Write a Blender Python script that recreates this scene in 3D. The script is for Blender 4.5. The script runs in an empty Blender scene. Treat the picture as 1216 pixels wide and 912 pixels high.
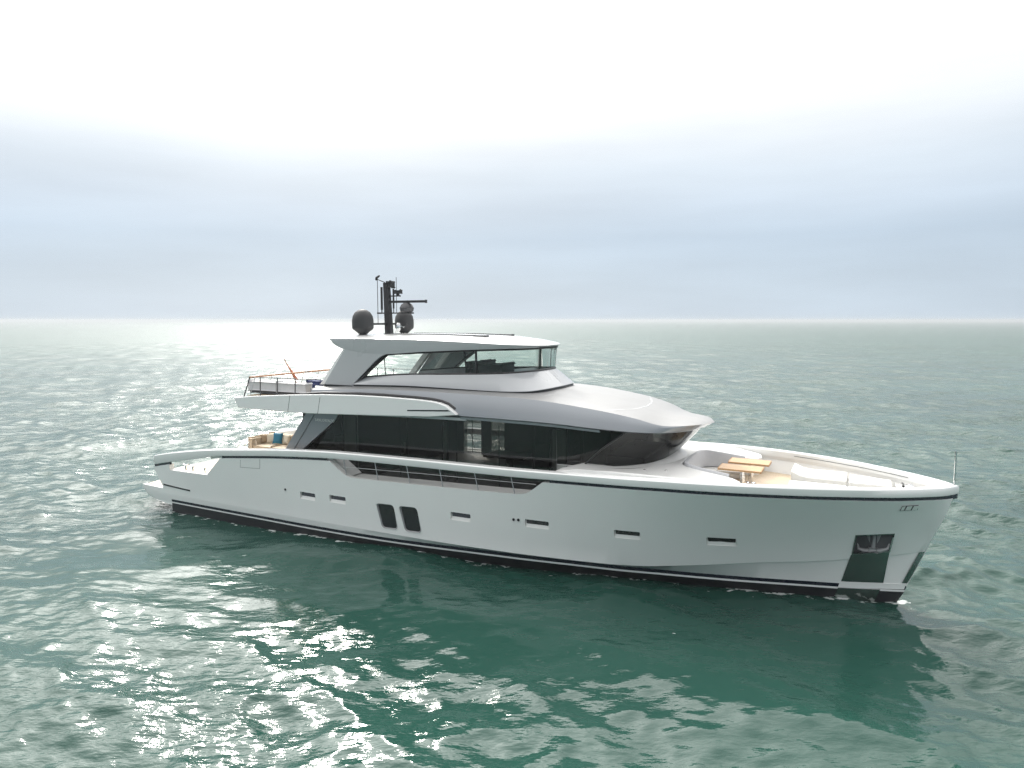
import bpy, bmesh, math, random
import numpy as np
from mathutils import Vector, Matrix
R = math.radians
random.seed(4)
S = bpy.context.scene
C = S.collection

# ------------------------------------------------------------------ camera, sky, sun, exposure
cd = bpy.data.cameras.new('camera')
cam = bpy.data.objects.new('camera', cd); C.objects.link(cam)
cam.location = (0, 0, 9.1)
cam.rotation_euler = (R(90 - 5.3536), 0, 0)
cd.sensor_width = 36.0
cd.lens = 24.01
cd.clip_end = 60000
cd.clip_start = 0.1
S.camera = cam

SUN_AZ, SUN_EL = -17.0, 34.0          # azimuth measured clockwise from +Y
saz, sel = R(SUN_AZ), R(SUN_EL)
SD = Vector((math.sin(saz) * math.cos(sel), math.cos(saz) * math.cos(sel), math.sin(sel)))

W = bpy.data.worlds.new('World'); S.world = W; W.use_nodes = True
nt = W.node_tree; N = nt.nodes; L = nt.links
N.clear()


def nd(tree, typ, **kw):
    n = tree.nodes.new(typ)
    for k, v in kw.items():
        setattr(n, k, v)
    return n


def mth(tree, op, a, b=None, clamp=False):
    n = tree.nodes.new('ShaderNodeMath'); n.operation = op; n.use_clamp = clamp
    for i, v in enumerate((a, b)):
        if v is None: continue
        if isinstance(v, (int, float)): n.inputs[i].default_value = v
        else: tree.links.new(v, n.inputs[i])
    return n.outputs[0]


def ramp(tree, fac, stops, mode='LINEAR'):
    n = tree.nodes.new('ShaderNodeValToRGB'); e = n.color_ramp.elements
    n.color_ramp.interpolation = mode
    while len(e) < len(stops): e.new(0.5)
    for el, (p, c) in zip(e, stops):
        el.position = p
        el.color = (c, c, c, 1) if isinstance(c, (int, float)) else (*c, 1)
    tree.links.new(fac, n.inputs[0])
    return n.outputs[0]


def mixc(tree, fac, a, b, typ='MIX'):
    n = tree.nodes.new('ShaderNodeMix'); n.data_type = 'RGBA'; n.blend_type = typ
    for sock, v in ((n.inputs[0], fac), (n.inputs[6], a), (n.inputs[7], b)):
        if isinstance(v, (int, float)): sock.default_value = v
        elif isinstance(v, tuple): sock.default_value = (*v, 1)
        else: tree.links.new(v, sock)
    return n.outputs[2]


def mapr(tree, v, a, b, c, d):
    n = tree.nodes.new('ShaderNodeMapRange'); n.clamp = True
    n.inputs[1].default_value = a; n.inputs[2].default_value = b
    n.inputs[3].default_value = c; n.inputs[4].default_value = d
    tree.links.new(v, n.inputs[0])
    return n.outputs[0]


out = nd(nt, 'ShaderNodeOutputWorld'); bg = nd(nt, 'ShaderNodeBackground')
bg.inputs[1].default_value = 0.1
W.cycles.sampling_method = 'MANUAL'; W.cycles.sample_map_resolution = 1024
sky = nd(nt, 'ShaderNodeTexSky', sky_type='NISHITA'); sky.sun_disc = False
sky.sun_elevation = sel; sky.sun_rotation = saz
sky.altitude = 10; sky.dust_density = 2.0
tc = nd(nt, 'ShaderNodeTexCoord')
sep = nd(nt, 'ShaderNodeSeparateXYZ'); L.new(tc.outputs['Generated'], sep.inputs[0])
el = mth(nt, 'MULTIPLY', mth(nt, 'ARCSINE', sep.outputs[2]), 57.29578)      # elevation in degrees
# stratus streaks: direction noise, drawn out along the horizon
vm = nd(nt, 'ShaderNodeVectorMath', operation='MULTIPLY'); L.new(tc.outputs['Generated'], vm.inputs[0])
vm.inputs[1].default_value = (1.0, 1.0, 7.0)
nz = nd(nt, 'ShaderNodeTexNoise'); L.new(vm.outputs[0], nz.inputs[0])
nz.inputs['Scale'].default_value = 2.6; nz.inputs['Detail'].default_value = 5; nz.inputs['Roughness'].default_value = 0.45
vm2 = nd(nt, 'ShaderNodeVectorMath', operation='MULTIPLY'); L.new(tc.outputs['Generated'], vm2.inputs[0])
vm2.inputs[1].default_value = (0.8, 0.8, 2.2)
nz2 = nd(nt, 'ShaderNodeTexNoise'); L.new(vm2.outputs[0], nz2.inputs[0])
nz2.inputs['Scale'].default_value = 2.2; nz2.inputs['Detail'].default_value = 4; nz2.inputs['Roughness'].default_value = 0.5
wob = mth(nt, 'MULTIPLY', mth(nt, 'SUBTRACT', nz2.outputs[0], 0.5), 3.2)
el2 = mth(nt, 'ADD', el, mth(nt, 'MULTIPLY', wob, mapr(nt, el, 1.0, 9.0, 0.0, 1.0)))
deck = ramp(nt, mth(nt, 'DIVIDE', el2, 60.0, True), [
    (0.0, (5.5, 6.5, 7.5)), (0.05, (5.35, 6.35, 7.4)), (0.11, (5.2, 6.25, 7.4)), (0.155, (5.9, 6.8, 7.8)),
    (0.20, (6.9, 7.7, 8.5)), (0.27, (8.7, 9.0, 9.3)), (0.40, (9.9, 9.95, 10.0)), (1.0, (9.5, 9.6, 9.8))], 'LINEAR')
st = mapr(nt, nz.outputs[0], 0.3, 0.7, 0.94, 1.07)
deck = mixc(nt, 1.0, deck, st, 'MULTIPLY')
# the veiled sun behind the cloud: a broad bright aureole
dt = nd(nt, 'ShaderNodeVectorMath', operation='DOT_PRODUCT'); L.new(tc.outputs['Generated'], dt.inputs[0])
dt.inputs[1].default_value = SD
ang = mth(nt, 'MULTIPLY', mth(nt, 'ARCCOSINE', mth(nt, 'MINIMUM', dt.outputs['Value'], 0.99999)), 57.29578)
g1 = mth(nt, 'EXPONENT', mth(nt, 'MULTIPLY', mth(nt, 'POWER', mth(nt, 'DIVIDE', ang, 8.0), 2.0), -1.0))
g2 = mth(nt, 'EXPONENT', mth(nt, 'MULTIPLY', mth(nt, 'POWER', mth(nt, 'DIVIDE', ang, 24.0), 2.0), -1.0))
g3 = mth(nt, 'EXPONENT', mth(nt, 'MULTIPLY', mth(nt, 'POWER', mth(nt, 'DIVIDE', ang, 52.0), 2.0), -1.0))
glow = mth(nt, 'ADD', mth(nt, 'ADD', mth(nt, 'MULTIPLY', g1, 30.0), mth(nt, 'MULTIPLY', g2, 50.0)), mth(nt, 'MULTIPLY', g3, 36.0))
glow = mth(nt, 'MULTIPLY', glow, ramp(nt, mth(nt, 'DIVIDE', el2, 60.0, True), [(0.20, 0.0), (0.28, 0.03), (0.36, 0.16), (0.42, 0.55), (0.48, 1.0)], 'B_SPLINE'))   # the low cloud bank hides it
gl = mixc(nt, 1.0, (1.0, 0.985, 0.95), glow, 'MULTIPLY')
away = mapr(nt, ang, 45.0, 120.0, 1.0, 0.92)
deck = mixc(nt, 1.0, deck, away, 'MULTIPLY')
deck = mixc(nt, 1.0, deck, gl, 'ADD')
fin = mixc(nt, 0.94, sky.outputs[0], deck)
L.new(fin, bg.inputs[0]); L.new(bg.outputs[0], out.inputs[0])

sl = bpy.data.lights.new('sun', 'SUN'); sun = bpy.data.objects.new('sun', sl); C.objects.link(sun)
sl.energy = 1.9; sl.angle = R(6.5); sl.color = (1.0, 0.95, 0.87)
sun.rotation_euler = SD.to_track_quat('Z', 'Y').to_euler()
sun.location = (0, 0, 60)
S.view_settings.view_transform = 'Standard'; S.view_settings.look = 'None'
S.view_settings.exposure = 0.15; S.view_settings.gamma = 1.0
S.cycles.use_denoising = True; S.cycles.denoising_prefilter = 'NONE'
S.cycles.max_bounces = 10; S.cycles.transparent_max_bounces = 16
S.cycles.sample_clamp_indirect = 4.0
S.cycles.caustics_reflective = False; S.cycles.caustics_refractive = False

# ------------------------------------------------------------------ materials
MAT = {}


def mat(name, col, rough=0.4, metal=0.0, coat=0.0, noise=0.0, nscale=3.0, bump=0.0, bscale=40.0, spec=0.5):
    m = bpy.data.materials.new(name); m.use_nodes = True
    t = m.node_tree; p = t.nodes['Principled BSDF']
    p.inputs['Roughness'].default_value = rough; p.inputs['Metallic'].default_value = metal
    p.inputs['Coat Weight'].default_value = coat; p.inputs['Coat Roughness'].default_value = 0.06
    p.inputs['Specular IOR Level'].default_value = spec
    co = t.nodes.new('ShaderNodeTexCoord')
    nzz = t.nodes.new('ShaderNodeTexNoise'); nzz.inputs['Scale'].default_value = nscale; nzz.inputs['Detail'].default_value = 6
    t.links.new(co.outputs['Object'], nzz.inputs[0])
    a = tuple(c * (1 - noise) for c in col); b = tuple(min(1, c * (1 + noise)) for c in col)
    c = ramp(t, nzz.outputs[0], [(0.3, a), (0.7, b)])
    t.links.new(c, p.inputs['Base Color'])
    rr = mapr(t, nzz.outputs[0], 0.3, 0.7, rough * 0.85, rough * 1.15)
    t.links.new(rr, p.inputs['Roughness'])
    if bump:
        n2 = t.nodes.new('ShaderNodeTexNoise'); n2.inputs['Scale'].default_value = bscale; n2.inputs['Detail'].default_value = 3
        t.links.new(co.outputs['Object'], n2.inputs[0])
        bp = t.nodes.new('ShaderNodeBump'); bp.inputs['Strength'].default_value = bump; bp.inputs['Distance'].default_value = 0.01
        t.links.new(n2.outputs[0], bp.inputs['Height']); t.links.new(bp.outputs[0], p.inputs['Normal'])
    MAT[name] = m
    return m


mat('hull_white', (0.82, 0.82, 0.805), 0.2, coat=0.5, noise=0.012, nscale=0.7)
mat('deck_white', (0.72, 0.715, 0.695), 0.45, noise=0.02, nscale=2)
mat('navy', (0.006, 0.009, 0.022), 0.25, coat=0.3)
mat('bottom_black', (0.012, 0.012, 0.015), 0.45, noise=0.25, nscale=2)
mat('silver_grey', (0.255, 0.27, 0.29), 0.32, metal=0.35, coat=0.5, noise=0.015, nscale=0.8)
mat('roof_silver', (0.25, 0.25, 0.25), 0.5, metal=0.25, coat=0.1, noise=0.02, nscale=0.8)
mat('coaming_grey', (0.46, 0.468, 0.478), 0.3, coat=0.5, noise=0.012, nscale=0.6)
mat('trim_black', (0.012, 0.012, 0.014), 0.35)
mat('dark_grey', (0.055, 0.055, 0.06), 0.5)
mat('frame_grey', (0.24, 0.245, 0.25), 0.3, coat=0.5)
mat('satin_steel', (0.42, 0.43, 0.43), 0.35, metal=0.9)
mat('reflection_white', (0.80, 0.79, 0.77), 0.3, metal=0.1, coat=0.6)  # white that stands for reflections on the bow fairlead
mat('mast_grey', (0.018, 0.017, 0.02), 0.6, noise=0.1)
mat('dome_grey', (0.028, 0.028, 0.03), 0.6, noise=0.05)
mat('chrome', (0.75, 0.75, 0.75), 0.08, metal=1.0)
mat('steel_plate', (0.42, 0.45, 0.44), 0.10, metal=1.0, noise=0.03)
mat('dark_pane', (0.012, 0.013, 0.014), 0.04, coat=0.3)
mat('light_fabric', (0.66, 0.65, 0.62), 0.85, noise=0.03, nscale=6, bump=0.3, bscale=60)
mat('grey_fabric', (0.54, 0.54, 0.55), 0.85, noise=0.04, nscale=6, bump=0.3, bscale=60)
mat('cream_fabric', (0.62, 0.52, 0.40), 0.9, noise=0.05, nscale=7, bump=0.3, bscale=60)
mat('cushion_sand', (0.62, 0.55, 0.44), 0.9, noise=0.06, nscale=9, bump=0.3)
mat('cushion_brown', (0.36, 0.27, 0.18), 0.9, noise=0.06, nscale=9, bump=0.3)
mat('cushion_teal', (0.02, 0.15, 0.24), 0.85, noise=0.08, nscale=9, bump=0.3)
mat('navy_cloth', (0.02, 0.03, 0.10), 0.85, noise=0.1, nscale=9, bump=0.3)
mat('flag_orange', (0.50, 0.17, 0.09), 0.8, noise=0.06)
mat('interior_dark', (0.045, 0.040, 0.036), 0.6, noise=0.2, nscale=2)
mat('interior_wood', (0.09, 0.055, 0.03), 0.45, noise=0.25, nscale=3)
mat('interior_pale', (0.45, 0.46, 0.43), 0.6, noise=0.05)


def wood(name, c1, c2, rough=0.45, plank=0.09, axis=1):
    m = bpy.data.materials.new(name); m.use_nodes = True
    t = m.node_tree; p = t.nodes['Principled BSDF']; p.inputs['Roughness'].default_value = rough
    co = t.nodes.new('ShaderNodeTexCoord'); mp = t.nodes.new('ShaderNodeMapping')
    mp.inputs['Scale'].default_value = (1.2, 14, 14)
    t.links.new(co.outputs['Object'], mp.inputs[0])
    n = t.nodes.new('ShaderNodeTexNoise'); n.inputs['Scale'].default_value = 2.5; n.inputs['Detail'].default_value = 8
    t.links.new(mp.outputs[0], n.inputs[0])
    c = ramp(t, n.outputs[0], [(0.3, c1), (0.7, c2)])
    sp = t.nodes.new('ShaderNodeSeparateXYZ'); t.links.new(co.outputs['Object'], sp.inputs[0])
    fr = mth(t, 'FRACT', mth(t, 'DIVIDE', sp.outputs[axis], plank))
    seam = mth(t, 'LESS_THAN', fr, 0.07)
    c = mixc(t, seam, c, tuple(x * 0.35 for x in c1))
    t.links.new(c, p.inputs['Base Color'])
    MAT[name] = m


wood('teak', (0.42, 0.25, 0.12), (0.60, 0.38, 0.19))
wood('teak_deck', (0.46, 0.36, 0.25), (0.58, 0.47, 0.34))
wood('teak_rail', (0.32, 0.15, 0.07), (0.42, 0.22, 0.11), plank=5)


def glass(name, tint, rough=0.0, refl=1.0):
    m = bpy.data.materials.new(name); m.use_nodes = True
    t = m.node_tree; t.nodes.clear()
    o = t.nodes.new('ShaderNodeOutputMaterial')
    tr = t.nodes.new('ShaderNodeBsdfTransparent'); tr.inputs[0].default_value = (*tint, 1)
    gl_ = t.nodes.new('ShaderNodeBsdfGlossy'); gl_.inputs['Roughness'].default_value = rough
    gl_.inputs[0].default_value = (0.95, 0.97, 0.97, 1)
    fz = t.nodes.new('ShaderNodeFresnel'); fz.inputs[0].default_value = 1.5
    co = t.nodes.new('ShaderNodeTexCoord')
    n = t.nodes.new('ShaderNodeTexNoise'); n.inputs['Scale'].default_value = 0.8
    t.links.new(co.outputs['Object'], n.inputs[0])
    bp = t.nodes.new('ShaderNodeBump'); bp.inputs['Strength'].default_value = 0.05; bp.inputs['Distance'].default_value = 0.05
    t.links.new(n.outputs[0], bp.inputs['Height'])
    t.links.new(bp.outputs[0], gl_.inputs['Normal'])
    f = mth(t, 'MULTIPLY', fz.outputs[0], refl)
    mx = t.nodes.new('ShaderNodeMixShader'); t.links.new(f, mx.inputs[0])
    t.links.new(tr.outputs[0], mx.inputs[1]); t.links.new(gl_.outputs[0], mx.inputs[2])
    t.links.new(mx.outputs[0], o.inputs[0])
    MAT[name] = m


glass('tinted_glass', (0.26, 0.265, 0.255))
glass('clear_glass', (0.80, 0.86, 0.84))


# ------------------------------------------------------------------ helpers
def pchip(pts):
    xs = np.array([p[0] for p in pts], float); ys = np.array([p[1] for p in pts], float)
    h = np.diff(xs); d = np.diff(ys) / h
    m = np.zeros(len(xs)); m[0] = d[0]; m[-1] = d[-1]
    for i in range(1, len(xs) - 1):
        if d[i - 1] * d[i] > 0:
            w1 = 2 * h[i] + h[i - 1]; w2 = h[i] + 2 * h[i - 1]
            m[i] = (w1 + w2) / (w1 / d[i - 1] + w2 / d[i])

    def f(x):
        x = min(max(x, xs[0]), xs[-1])
        i = int(min(max(np.searchsorted(xs, x) - 1, 0), len(xs) - 2))
        t = (x - xs[i]) / h[i]
        return float(ys[i] * (1 + 2 * t) * (1 - t) ** 2 + h[i] * m[i] * t * (1 - t) ** 2 + ys[i + 1] * t * t * (3 - 2 * t) + h[i] * m[i + 1] * t * t * (t - 1))
    return f


def catmull(pts, n):
    P = [Vector(p) for p in pts]; o = []
    for i in range(len(P) - 1):
        p0 = P[i - 1] if i else P[0] * 2 - P[1]
        p3 = P[i + 2] if i + 2 < len(P) else P[-1] * 2 - P[-2]
        p1, p2 = P[i], P[i + 1]
        for k in range(n):
            t = k / n
            o.append(0.5 * ((2 * p1) + (p2 - p0) * t + (2 * p0 - 5 * p1 + 4 * p2 - p3) * t * t + (3 * p1 - p0 - 3 * p2 + p3) * t ** 3))
    o.append(P[-1])
    return o


YAW = R(-27.06668939)
ORG = Vector((-14.6080284, 34.82796691, 0))
ROT = Matrix.Rotation(YAW, 4, 'Z')


def world(X, y, Z):
    return ORG + (ROT @ Vector((X, -y, Z)))


class MB:
    """collects shapes in ship axes: X forward, y to starboard, Z up"""
    def __init__(s):
        s.bm = bmesh.new()

    def v(s, p):
        return s.bm.verts.new((p[0], -p[1], p[2]))

    def face(s, vs, mi=0):
        u = []
        for q in vs:
            if q not in u: u.append(q)
        if len(u) < 3: return None
        try:
            f = s.bm.faces.new(u); f.material_index = mi; return f
        except ValueError:
            return None

    def grid(s, rows, closed=False, mi=0, mirror=False):
        for sg in ((1, -1) if mirror else (1,)):
            vr = [[s.v((p[0], p[1] * sg, p[2])) for p in r] for r in rows]
            for a, b in zip(vr, vr[1:]):
                n = len(a)
                for i in range(n if closed else n - 1):
                    j = (i + 1) % n
                    s.face([a[i], a[j], b[j], b[i]], mi(i) if callable(mi) else mi)
        return s

    def prism(s, poly, y0, y1, mi=0):
        """XZ polygon extruded across y"""
        a = [s.v((p[0], y0, p[1])) for p in poly]; b = [s.v((p[0], y1, p[1])) for p in poly]
        n = len(a)
        s.face(a, mi); s.face(b[::-1], mi)
        for i in range(n): s.face([a[i], b[i], b[(i + 1) % n], a[(i + 1) % n]], mi)
        return s

    def prism_var(s, poly, y0, y1, mi=0):
        n = len(poly)
        y0 = y0 if isinstance(y0, list) else [y0] * n; y1 = y1 if isinstance(y1, list) else [y1] * n
        a = [s.v((p[0], y, p[1])) for p, y in zip(poly, y0)]; b = [s.v((p[0], y, p[1])) for p, y in zip(poly, y1)]
        f0 = s.face(a, mi); f1 = s.face(b[::-1], mi)
        for i in range(n): s.face([a[i], b[i], b[(i + 1) % n], a[(i + 1) % n]], mi)
        bmesh.ops.triangulate(s.bm, faces=[f for f in (f0, f1) if f])
        return s

    def slab(s, poly, z0, z1, mi=0):
        """Xy polygon extruded in z"""
        z1f = z1 if callable(z1) else (lambda X, y: z1)
        a = [s.v((p[0], p[1], z0)) for p in poly]; b = [s.v((p[0], p[1], z1f(*p))) for p in poly]
        n = len(a)
        s.face(a, mi); s.face(b[::-1], mi)
        for i in range(n): s.face([a[i], b[i], b[(i + 1) % n], a[(i + 1) % n]], mi)
        return s

    def box(s, x0, x1, y0, y1, z0, z1, bev=0.0, seg=2, mi=0):
        t = bmesh.new()
        bmesh.ops.create_cube(t, size=1)
        for q in t.verts:
            q.co = Vector((x0 + (q.co.x + .5) * (x1 - x0), -(y0 + (q.co.y + .5) * (y1 - y0)), z0 + (q.co.z + .5) * (z1 - z0)))
        if bev: bmesh.ops.bevel(t, geom=t.edges[:], offset=bev, segments=seg, affect='EDGES', profile=0.5)
        s.add(t, mi)
        return s

    def add(s, t, mi=0):
        mp = {q: s.bm.verts.new(q.co) for q in t.verts}
        for f in t.faces:
            s.face([mp[q] for q in f.verts], mi)
        t.free()

    def tube(s, pts, r, n=8, mi=0, cap=True):
        P = [Vector((p[0], -p[1], p[2])) for p in pts]
        rr = r if isinstance(r, (list, tuple)) else [r] * len(P)
        rings = []
        up = None
        for i, p in enumerate(P):
            d = (P[min(i + 1, len(P) - 1)] - P[max(i - 1, 0)]).normalized()
            if up is None:
                up = Vector((0, 0, 1)) if abs(d.z) < 0.9 else Vector((1, 0, 0))
            a = d.cross(up).normalized(); b = a.cross(d).normalized(); up = b
            rings.append([s.bm.verts.new(p + (a * math.cos(2 * math.pi * k / n) + b * math.sin(2 * math.pi * k / n)) * rr[i]) for k in range(n)])
        for a, b in zip(rings, rings[1:]):
            for k in range(n): s.face([a[k], a[(k + 1) % n], b[(k + 1) % n], b[k]], mi)
        if cap:
            s.face(rings[0][::-1], mi); s.face(rings[-1], mi)
        return s

    def lathe(s, c, prof, n=24, mi=0):
        rows = []
        for r, z in prof:
            rows.append([s.v((c[0] + r * math.cos(2 * math.pi * k / n), c[1] + r * math.sin(2 * math.pi * k / n), c[2] + z)) for k in range(n)])
        for a, b in zip(rows, rows[1:]):
            for k in range(n): s.face([a[k], a[(k + 1) % n], b[(k + 1) % n], b[k]], mi)
        s.face(rows[0], mi); s.face(rows[-1][::-1], mi)
        return s

    def done(s, name, mats, parent=None, smooth=35, org=None, weld=True, normals=True):
        if weld: bmesh.ops.remove_doubles(s.bm, verts=s.bm.verts[:], dist=0.0006)
        if normals: bmesh.ops.recalc_face_normals(s.bm, faces=s.bm.faces[:])
        if org is not None:
            for q in s.bm.verts: q.co -= Vector((org[0], -org[1], org[2]))
        me = bpy.data.meshes.new(name); s.bm.to_mesh(me); s.bm.free()
        for m in (mats if isinstance(mats, (list, tuple)) else [mats]): me.materials.append(MAT[m])
        if smooth:
            me.shade_smooth(); me.set_sharp_from_angle(angle=R(smooth))
        o = bpy.data.objects.new(name, me); C.objects.link(o)
        if parent: o.parent = parent
        return o


def tag(o, label, cat, group=None, kind=None):
    if label: o['label'] = label
    if cat: o['category'] = cat
    if group: o['group'] = group
    if kind: o['kind'] = kind
    return o


def thing(name, label, cat, base, group=None):
    o = bpy.data.objects.new(name, None); C.objects.link(o)
    o.location = world(*base); o.rotation_euler = (0, 0, YAW); o.empty_display_size = 0.3
    return tag(o, label, cat, group)


def boolean(o, cutter, op='DIFFERENCE'):
    m = o.modifiers.new('cut', 'BOOLEAN'); m.object = cutter; m.operation = op; m.solver = 'EXACT'
    try: m.material_mode = 'INDEX'
    except Exception: pass
    dg = bpy.context.evaluated_depsgraph_get(); dg.update()
    me = bpy.data.meshes.new_from_object(o.evaluated_get(dg), depsgraph=dg)
    o.modifiers.clear(); old = o.data; o.data = me
    bpy.data.meshes.remove(old)
    cm = cutter.data; bpy.data.objects.remove(cutter); bpy.data.meshes.remove(cm)


# ------------------------------------------------------------------ sea
def build_sea():
    rng = np.random.default_rng(11)
    fwd = np.radians(np.arange(-50, 50.001, 0.125))
    rest = np.radians(np.linspace(50, 310, 131)[1:-1])
    az = np.concatenate([fwd, rest])
    r = [2.5]
    while r[-1] < 26000:
        q = r[-1]
        k = 0.0042 if q < 70 else (0.0055 if q < 300 else 0.02)
        r.append(q * (1 + k) if q > 10 else q + 0.4)
    r = np.array(r)
    RR, AA = np.meshgrid(r, az, indexing='ij')
    X = RR * np.sin(AA); Y = RR * np.cos(AA)
    nr, na = X.shape
    dr = np.gradient(r)[:, None] * np.ones((1, na))
    # lee of the hull: calmer short waves on its near side
    c, s = math.cos(YAW), math.sin(YAW)
    qx = X - ORG.x; qy = Y - ORG.y
    sx = qx * c + qy * s; sy = qx * s - qy * c          # ship axes (forward, starboard)
    along = np.clip((sx + 2) / 5, 0, 1) * np.clip((33 - sx) / 4, 0, 1)
    lee = along * np.clip((sy - 0) / 1.0, 0, 1) * np.clip((15.0 - sy) / 7.0, 0, 1)
    lee = lee * lee * (3 - 2 * lee)
    Z = np.zeros_like(X); DX = np.zeros_like(X); DY = np.zeros_like(X)
    main = math.radians(205)                            # travel direction of the wind sea
    nw = 190
    lam = np.exp(np.linspace(math.log(0.42), math.log(17), nw)) * rng.uniform(0.96, 1.04, nw)
    for lm in lam:
        k = 2 * math.pi / lm
        spread = 0.95 if lm < 2.5 else 0.6
        th = main + rng.normal(0, spread)
        slope = 0.0295 if lm < 1.2 else (0.031 if lm < 2.6 else (0.0215 if lm < 6 else 0.013))
        a = slope / k * rng.uniform(0.6, 1.4)
        ph = rng.uniform(0, 2 * math.pi)
        att = np.clip(lm / (dr * 2.6) - 0.6, 0, 1)
        if lm < 3.0: att = att * (1 - 0.68 * lee)
        elif lm < 7: att = att * (1 - 0.42 * lee)
        if att.max() <= 0: continue
        cx, cy = math.sin(th), math.cos(th)
        p = k * (X * cx + Y * cy) + ph
        # slow gust modulation so that patches of the surface differ
        g = 0.75 + 0.45 * np.sin(0.11 * (X * math.sin(th * 3.1) + Y * math.cos(th * 1.7)) + ph * 2.3)
        a = a * att * g
        Z += a * np.cos(p)
        DX -= a * 0.95 * np.sin(p) * cx; DY -= a * 0.95 * np.sin(p) * cy
    co = np.stack([X + DX, Y + DY, Z + 0.15], -1).reshape(-1, 3)
    co = np.concatenate([co, [[0, 0, 0]]])
    i = np.arange(nr - 1)[:, None]; j = np.arange(na)[None, :]; j2 = (j + 1) % na
    quads = np.stack([i * na + j, i * na + j2, (i + 1) * na + j2, (i + 1) * na + j], -1).reshape(-1, 4)
    tri = np.stack([np.full(na, nr * na), (np.arange(na) + 1) % na, np.arange(na)], -1)
    me = bpy.data.meshes.new('sea')
    nq, ntr = len(quads), len(tri)
    me.vertices.add(len(co)); me.vertices.foreach_set('co', co.astype(np.float32).ravel())
    loops = np.concatenate([quads[:, ::-1].ravel(), tri[:, ::-1].ravel()]).astype(np.int32)
    me.loops.add(len(loops)); me.loops.foreach_set('vertex_index', loops)
    starts = np.concatenate([np.arange(nq) * 4, nq * 4 + np.arange(ntr) * 3]).astype(np.int32)
    me.polygons.add(nq + ntr); me.polygons.foreach_set('loop_start', starts)
    me.update(calc_edges=True); me.validate()
    if me.polygons[0].normal.z < 0: me.flip_normals()
    me.shade_smooth()
    m = bpy.data.materials.new('sea_water'); m.use_nodes = True
    t = m.node_tree; p = t.nodes['Principled BSDF']
    geo = t.nodes.new('ShaderNodeNewGeometry')
    n0 = t.nodes.new('ShaderNodeTexNoise'); n0.inputs['Scale'].default_value = 0.05; n0.inputs['Detail'].default_value = 4
    t.links.new(geo.outputs['Position'], n0.inputs[0])
    col = ramp(t, n0.outputs[0], [(0.35, (0.010, 0.048, 0.036)), (0.7, (0.020, 0.068, 0.052))])
    t.links.new(col, p.inputs['Base Color'])
    p.inputs['IOR'].default_value = 1.333
    # unresolved ripples far from the yacht widen the reflection
    ds = t.nodes.new('ShaderNodeVectorMath'); ds.operation = 'DISTANCE'; ds.inputs[1].default_value = (-6, 0, 0)
    t.links.new(geo.outputs['Position'], ds.inputs[0])
    far = ramp(t, mth(t, 'DIVIDE', ds.outputs['Value'], 400.0, True), [(0.0, 0.05), (0.10, 0.09), (0.25, 0.22), (0.6, 0.36), (1.0, 0.43)])
    t.links.new(far, p.inputs['Roughness'])

    def ripple(scale, rot, sx_, sy_, detail):
        mp = t.nodes.new('ShaderNodeMapping'); mp.inputs['Rotation'].default_value = (0, 0, R(rot)); mp.inputs['Scale'].default_value = (sx_, sy_, 1)
        t.links.new(geo.outputs['Position'], mp.inputs[0])
        n = t.nodes.new('ShaderNodeTexNoise'); n.inputs['Scale'].default_value = scale; n.inputs['Detail'].default_value = detail
        n.inputs['Roughness'].default_value = 0.55
        t.links.new(mp.outputs[0], n.inputs[0])
        return n.outputs[0]
    r1 = ripple(2.2, 20, 0.55, 1.25, 5)
    r2 = ripple(0.9, -12, 0.6, 1.3, 4)
    r3 = ripple(9.0, 35, 0.6, 1.2, 3)
    h = mth(t, 'ADD', mth(t, 'ADD', mth(t, 'MULTIPLY', r1, 0.085), mth(t, 'MULTIPLY', r2, 0.22)), mth(t, 'MULTIPLY', r3, 0.008))
    r4 = ripple(0.15, -8, 0.6, 1.4, 4)
    fr_ = ramp(t, mth(t, 'DIVIDE', ds.outputs['Value'], 400.0, True), [(0.12, 0.0), (0.8, 1.0)])
    h = mth(t, 'ADD', h, mth(t, 'MULTIPLY', mth(t, 'MULTIPLY', r4, 0.9), fr_))
    # patches of ruffled and of slick water
    n3 = t.nodes.new('ShaderNodeTexNoise'); n3.inputs['Scale'].default_value = 0.16; n3.inputs['Detail'].default_value = 3
    t.links.new(geo.outputs['Position'], n3.inputs[0])
    bp = t.nodes.new('ShaderNodeBump'); bp.inputs['Distance'].default_value = 1.4
    at = t.nodes.new('ShaderNodeAttribute'); at.attribute_name = 'lee'
    stg = mth(t, 'MULTIPLY', mapr(t, n3.outputs[0], 0.35, 0.65, 0.45, 1.0), mth(t, 'SUBTRACT', 1.0, mth(t, 'MULTIPLY', at.outputs['Fac'], 0.65)))
    far_calm = ramp(t, mth(t, 'DIVIDE', ds.outputs['Value'], 400.0, True), [(0.0, 0.55), (0.08, 0.65), (0.2, 1.0), (0.4, 0.6), (0.9, 0.12)])
    far_calm.node.name = 'far_calm'
    t.links.new(mth(t, 'MULTIPLY', mth(t, 'MULTIPLY', stg, far_calm), 0.9), bp.inputs['Strength'])
    t.links.new(h, bp.inputs['Height']); t.links.new(bp.outputs[0], p.inputs['Normal'])
    # a little broken foam where the ripples lap at the hull
    fo = t.nodes.new('ShaderNodeAttribute'); fo.attribute_name = 'lap'
    fn = ripple(3.4, 10, 0.7, 1.2, 8)
    fm = mapr(t, mth(t, 'ADD', fn, mth(t, 'MULTIPLY', fo.outputs['Fac'], 0.24)), 0.76, 0.82, 0.0, 0.85)
    t.links.new(mixc(t, fm, col, (0.72, 0.76, 0.74)), p.inputs['Base Color'])
    t.links.new(mth(t, 'ADD', far, mth(t, 'MULTIPLY', fm, 0.5), True), p.inputs['Roughness'])
    me.materials.append(m)
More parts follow.
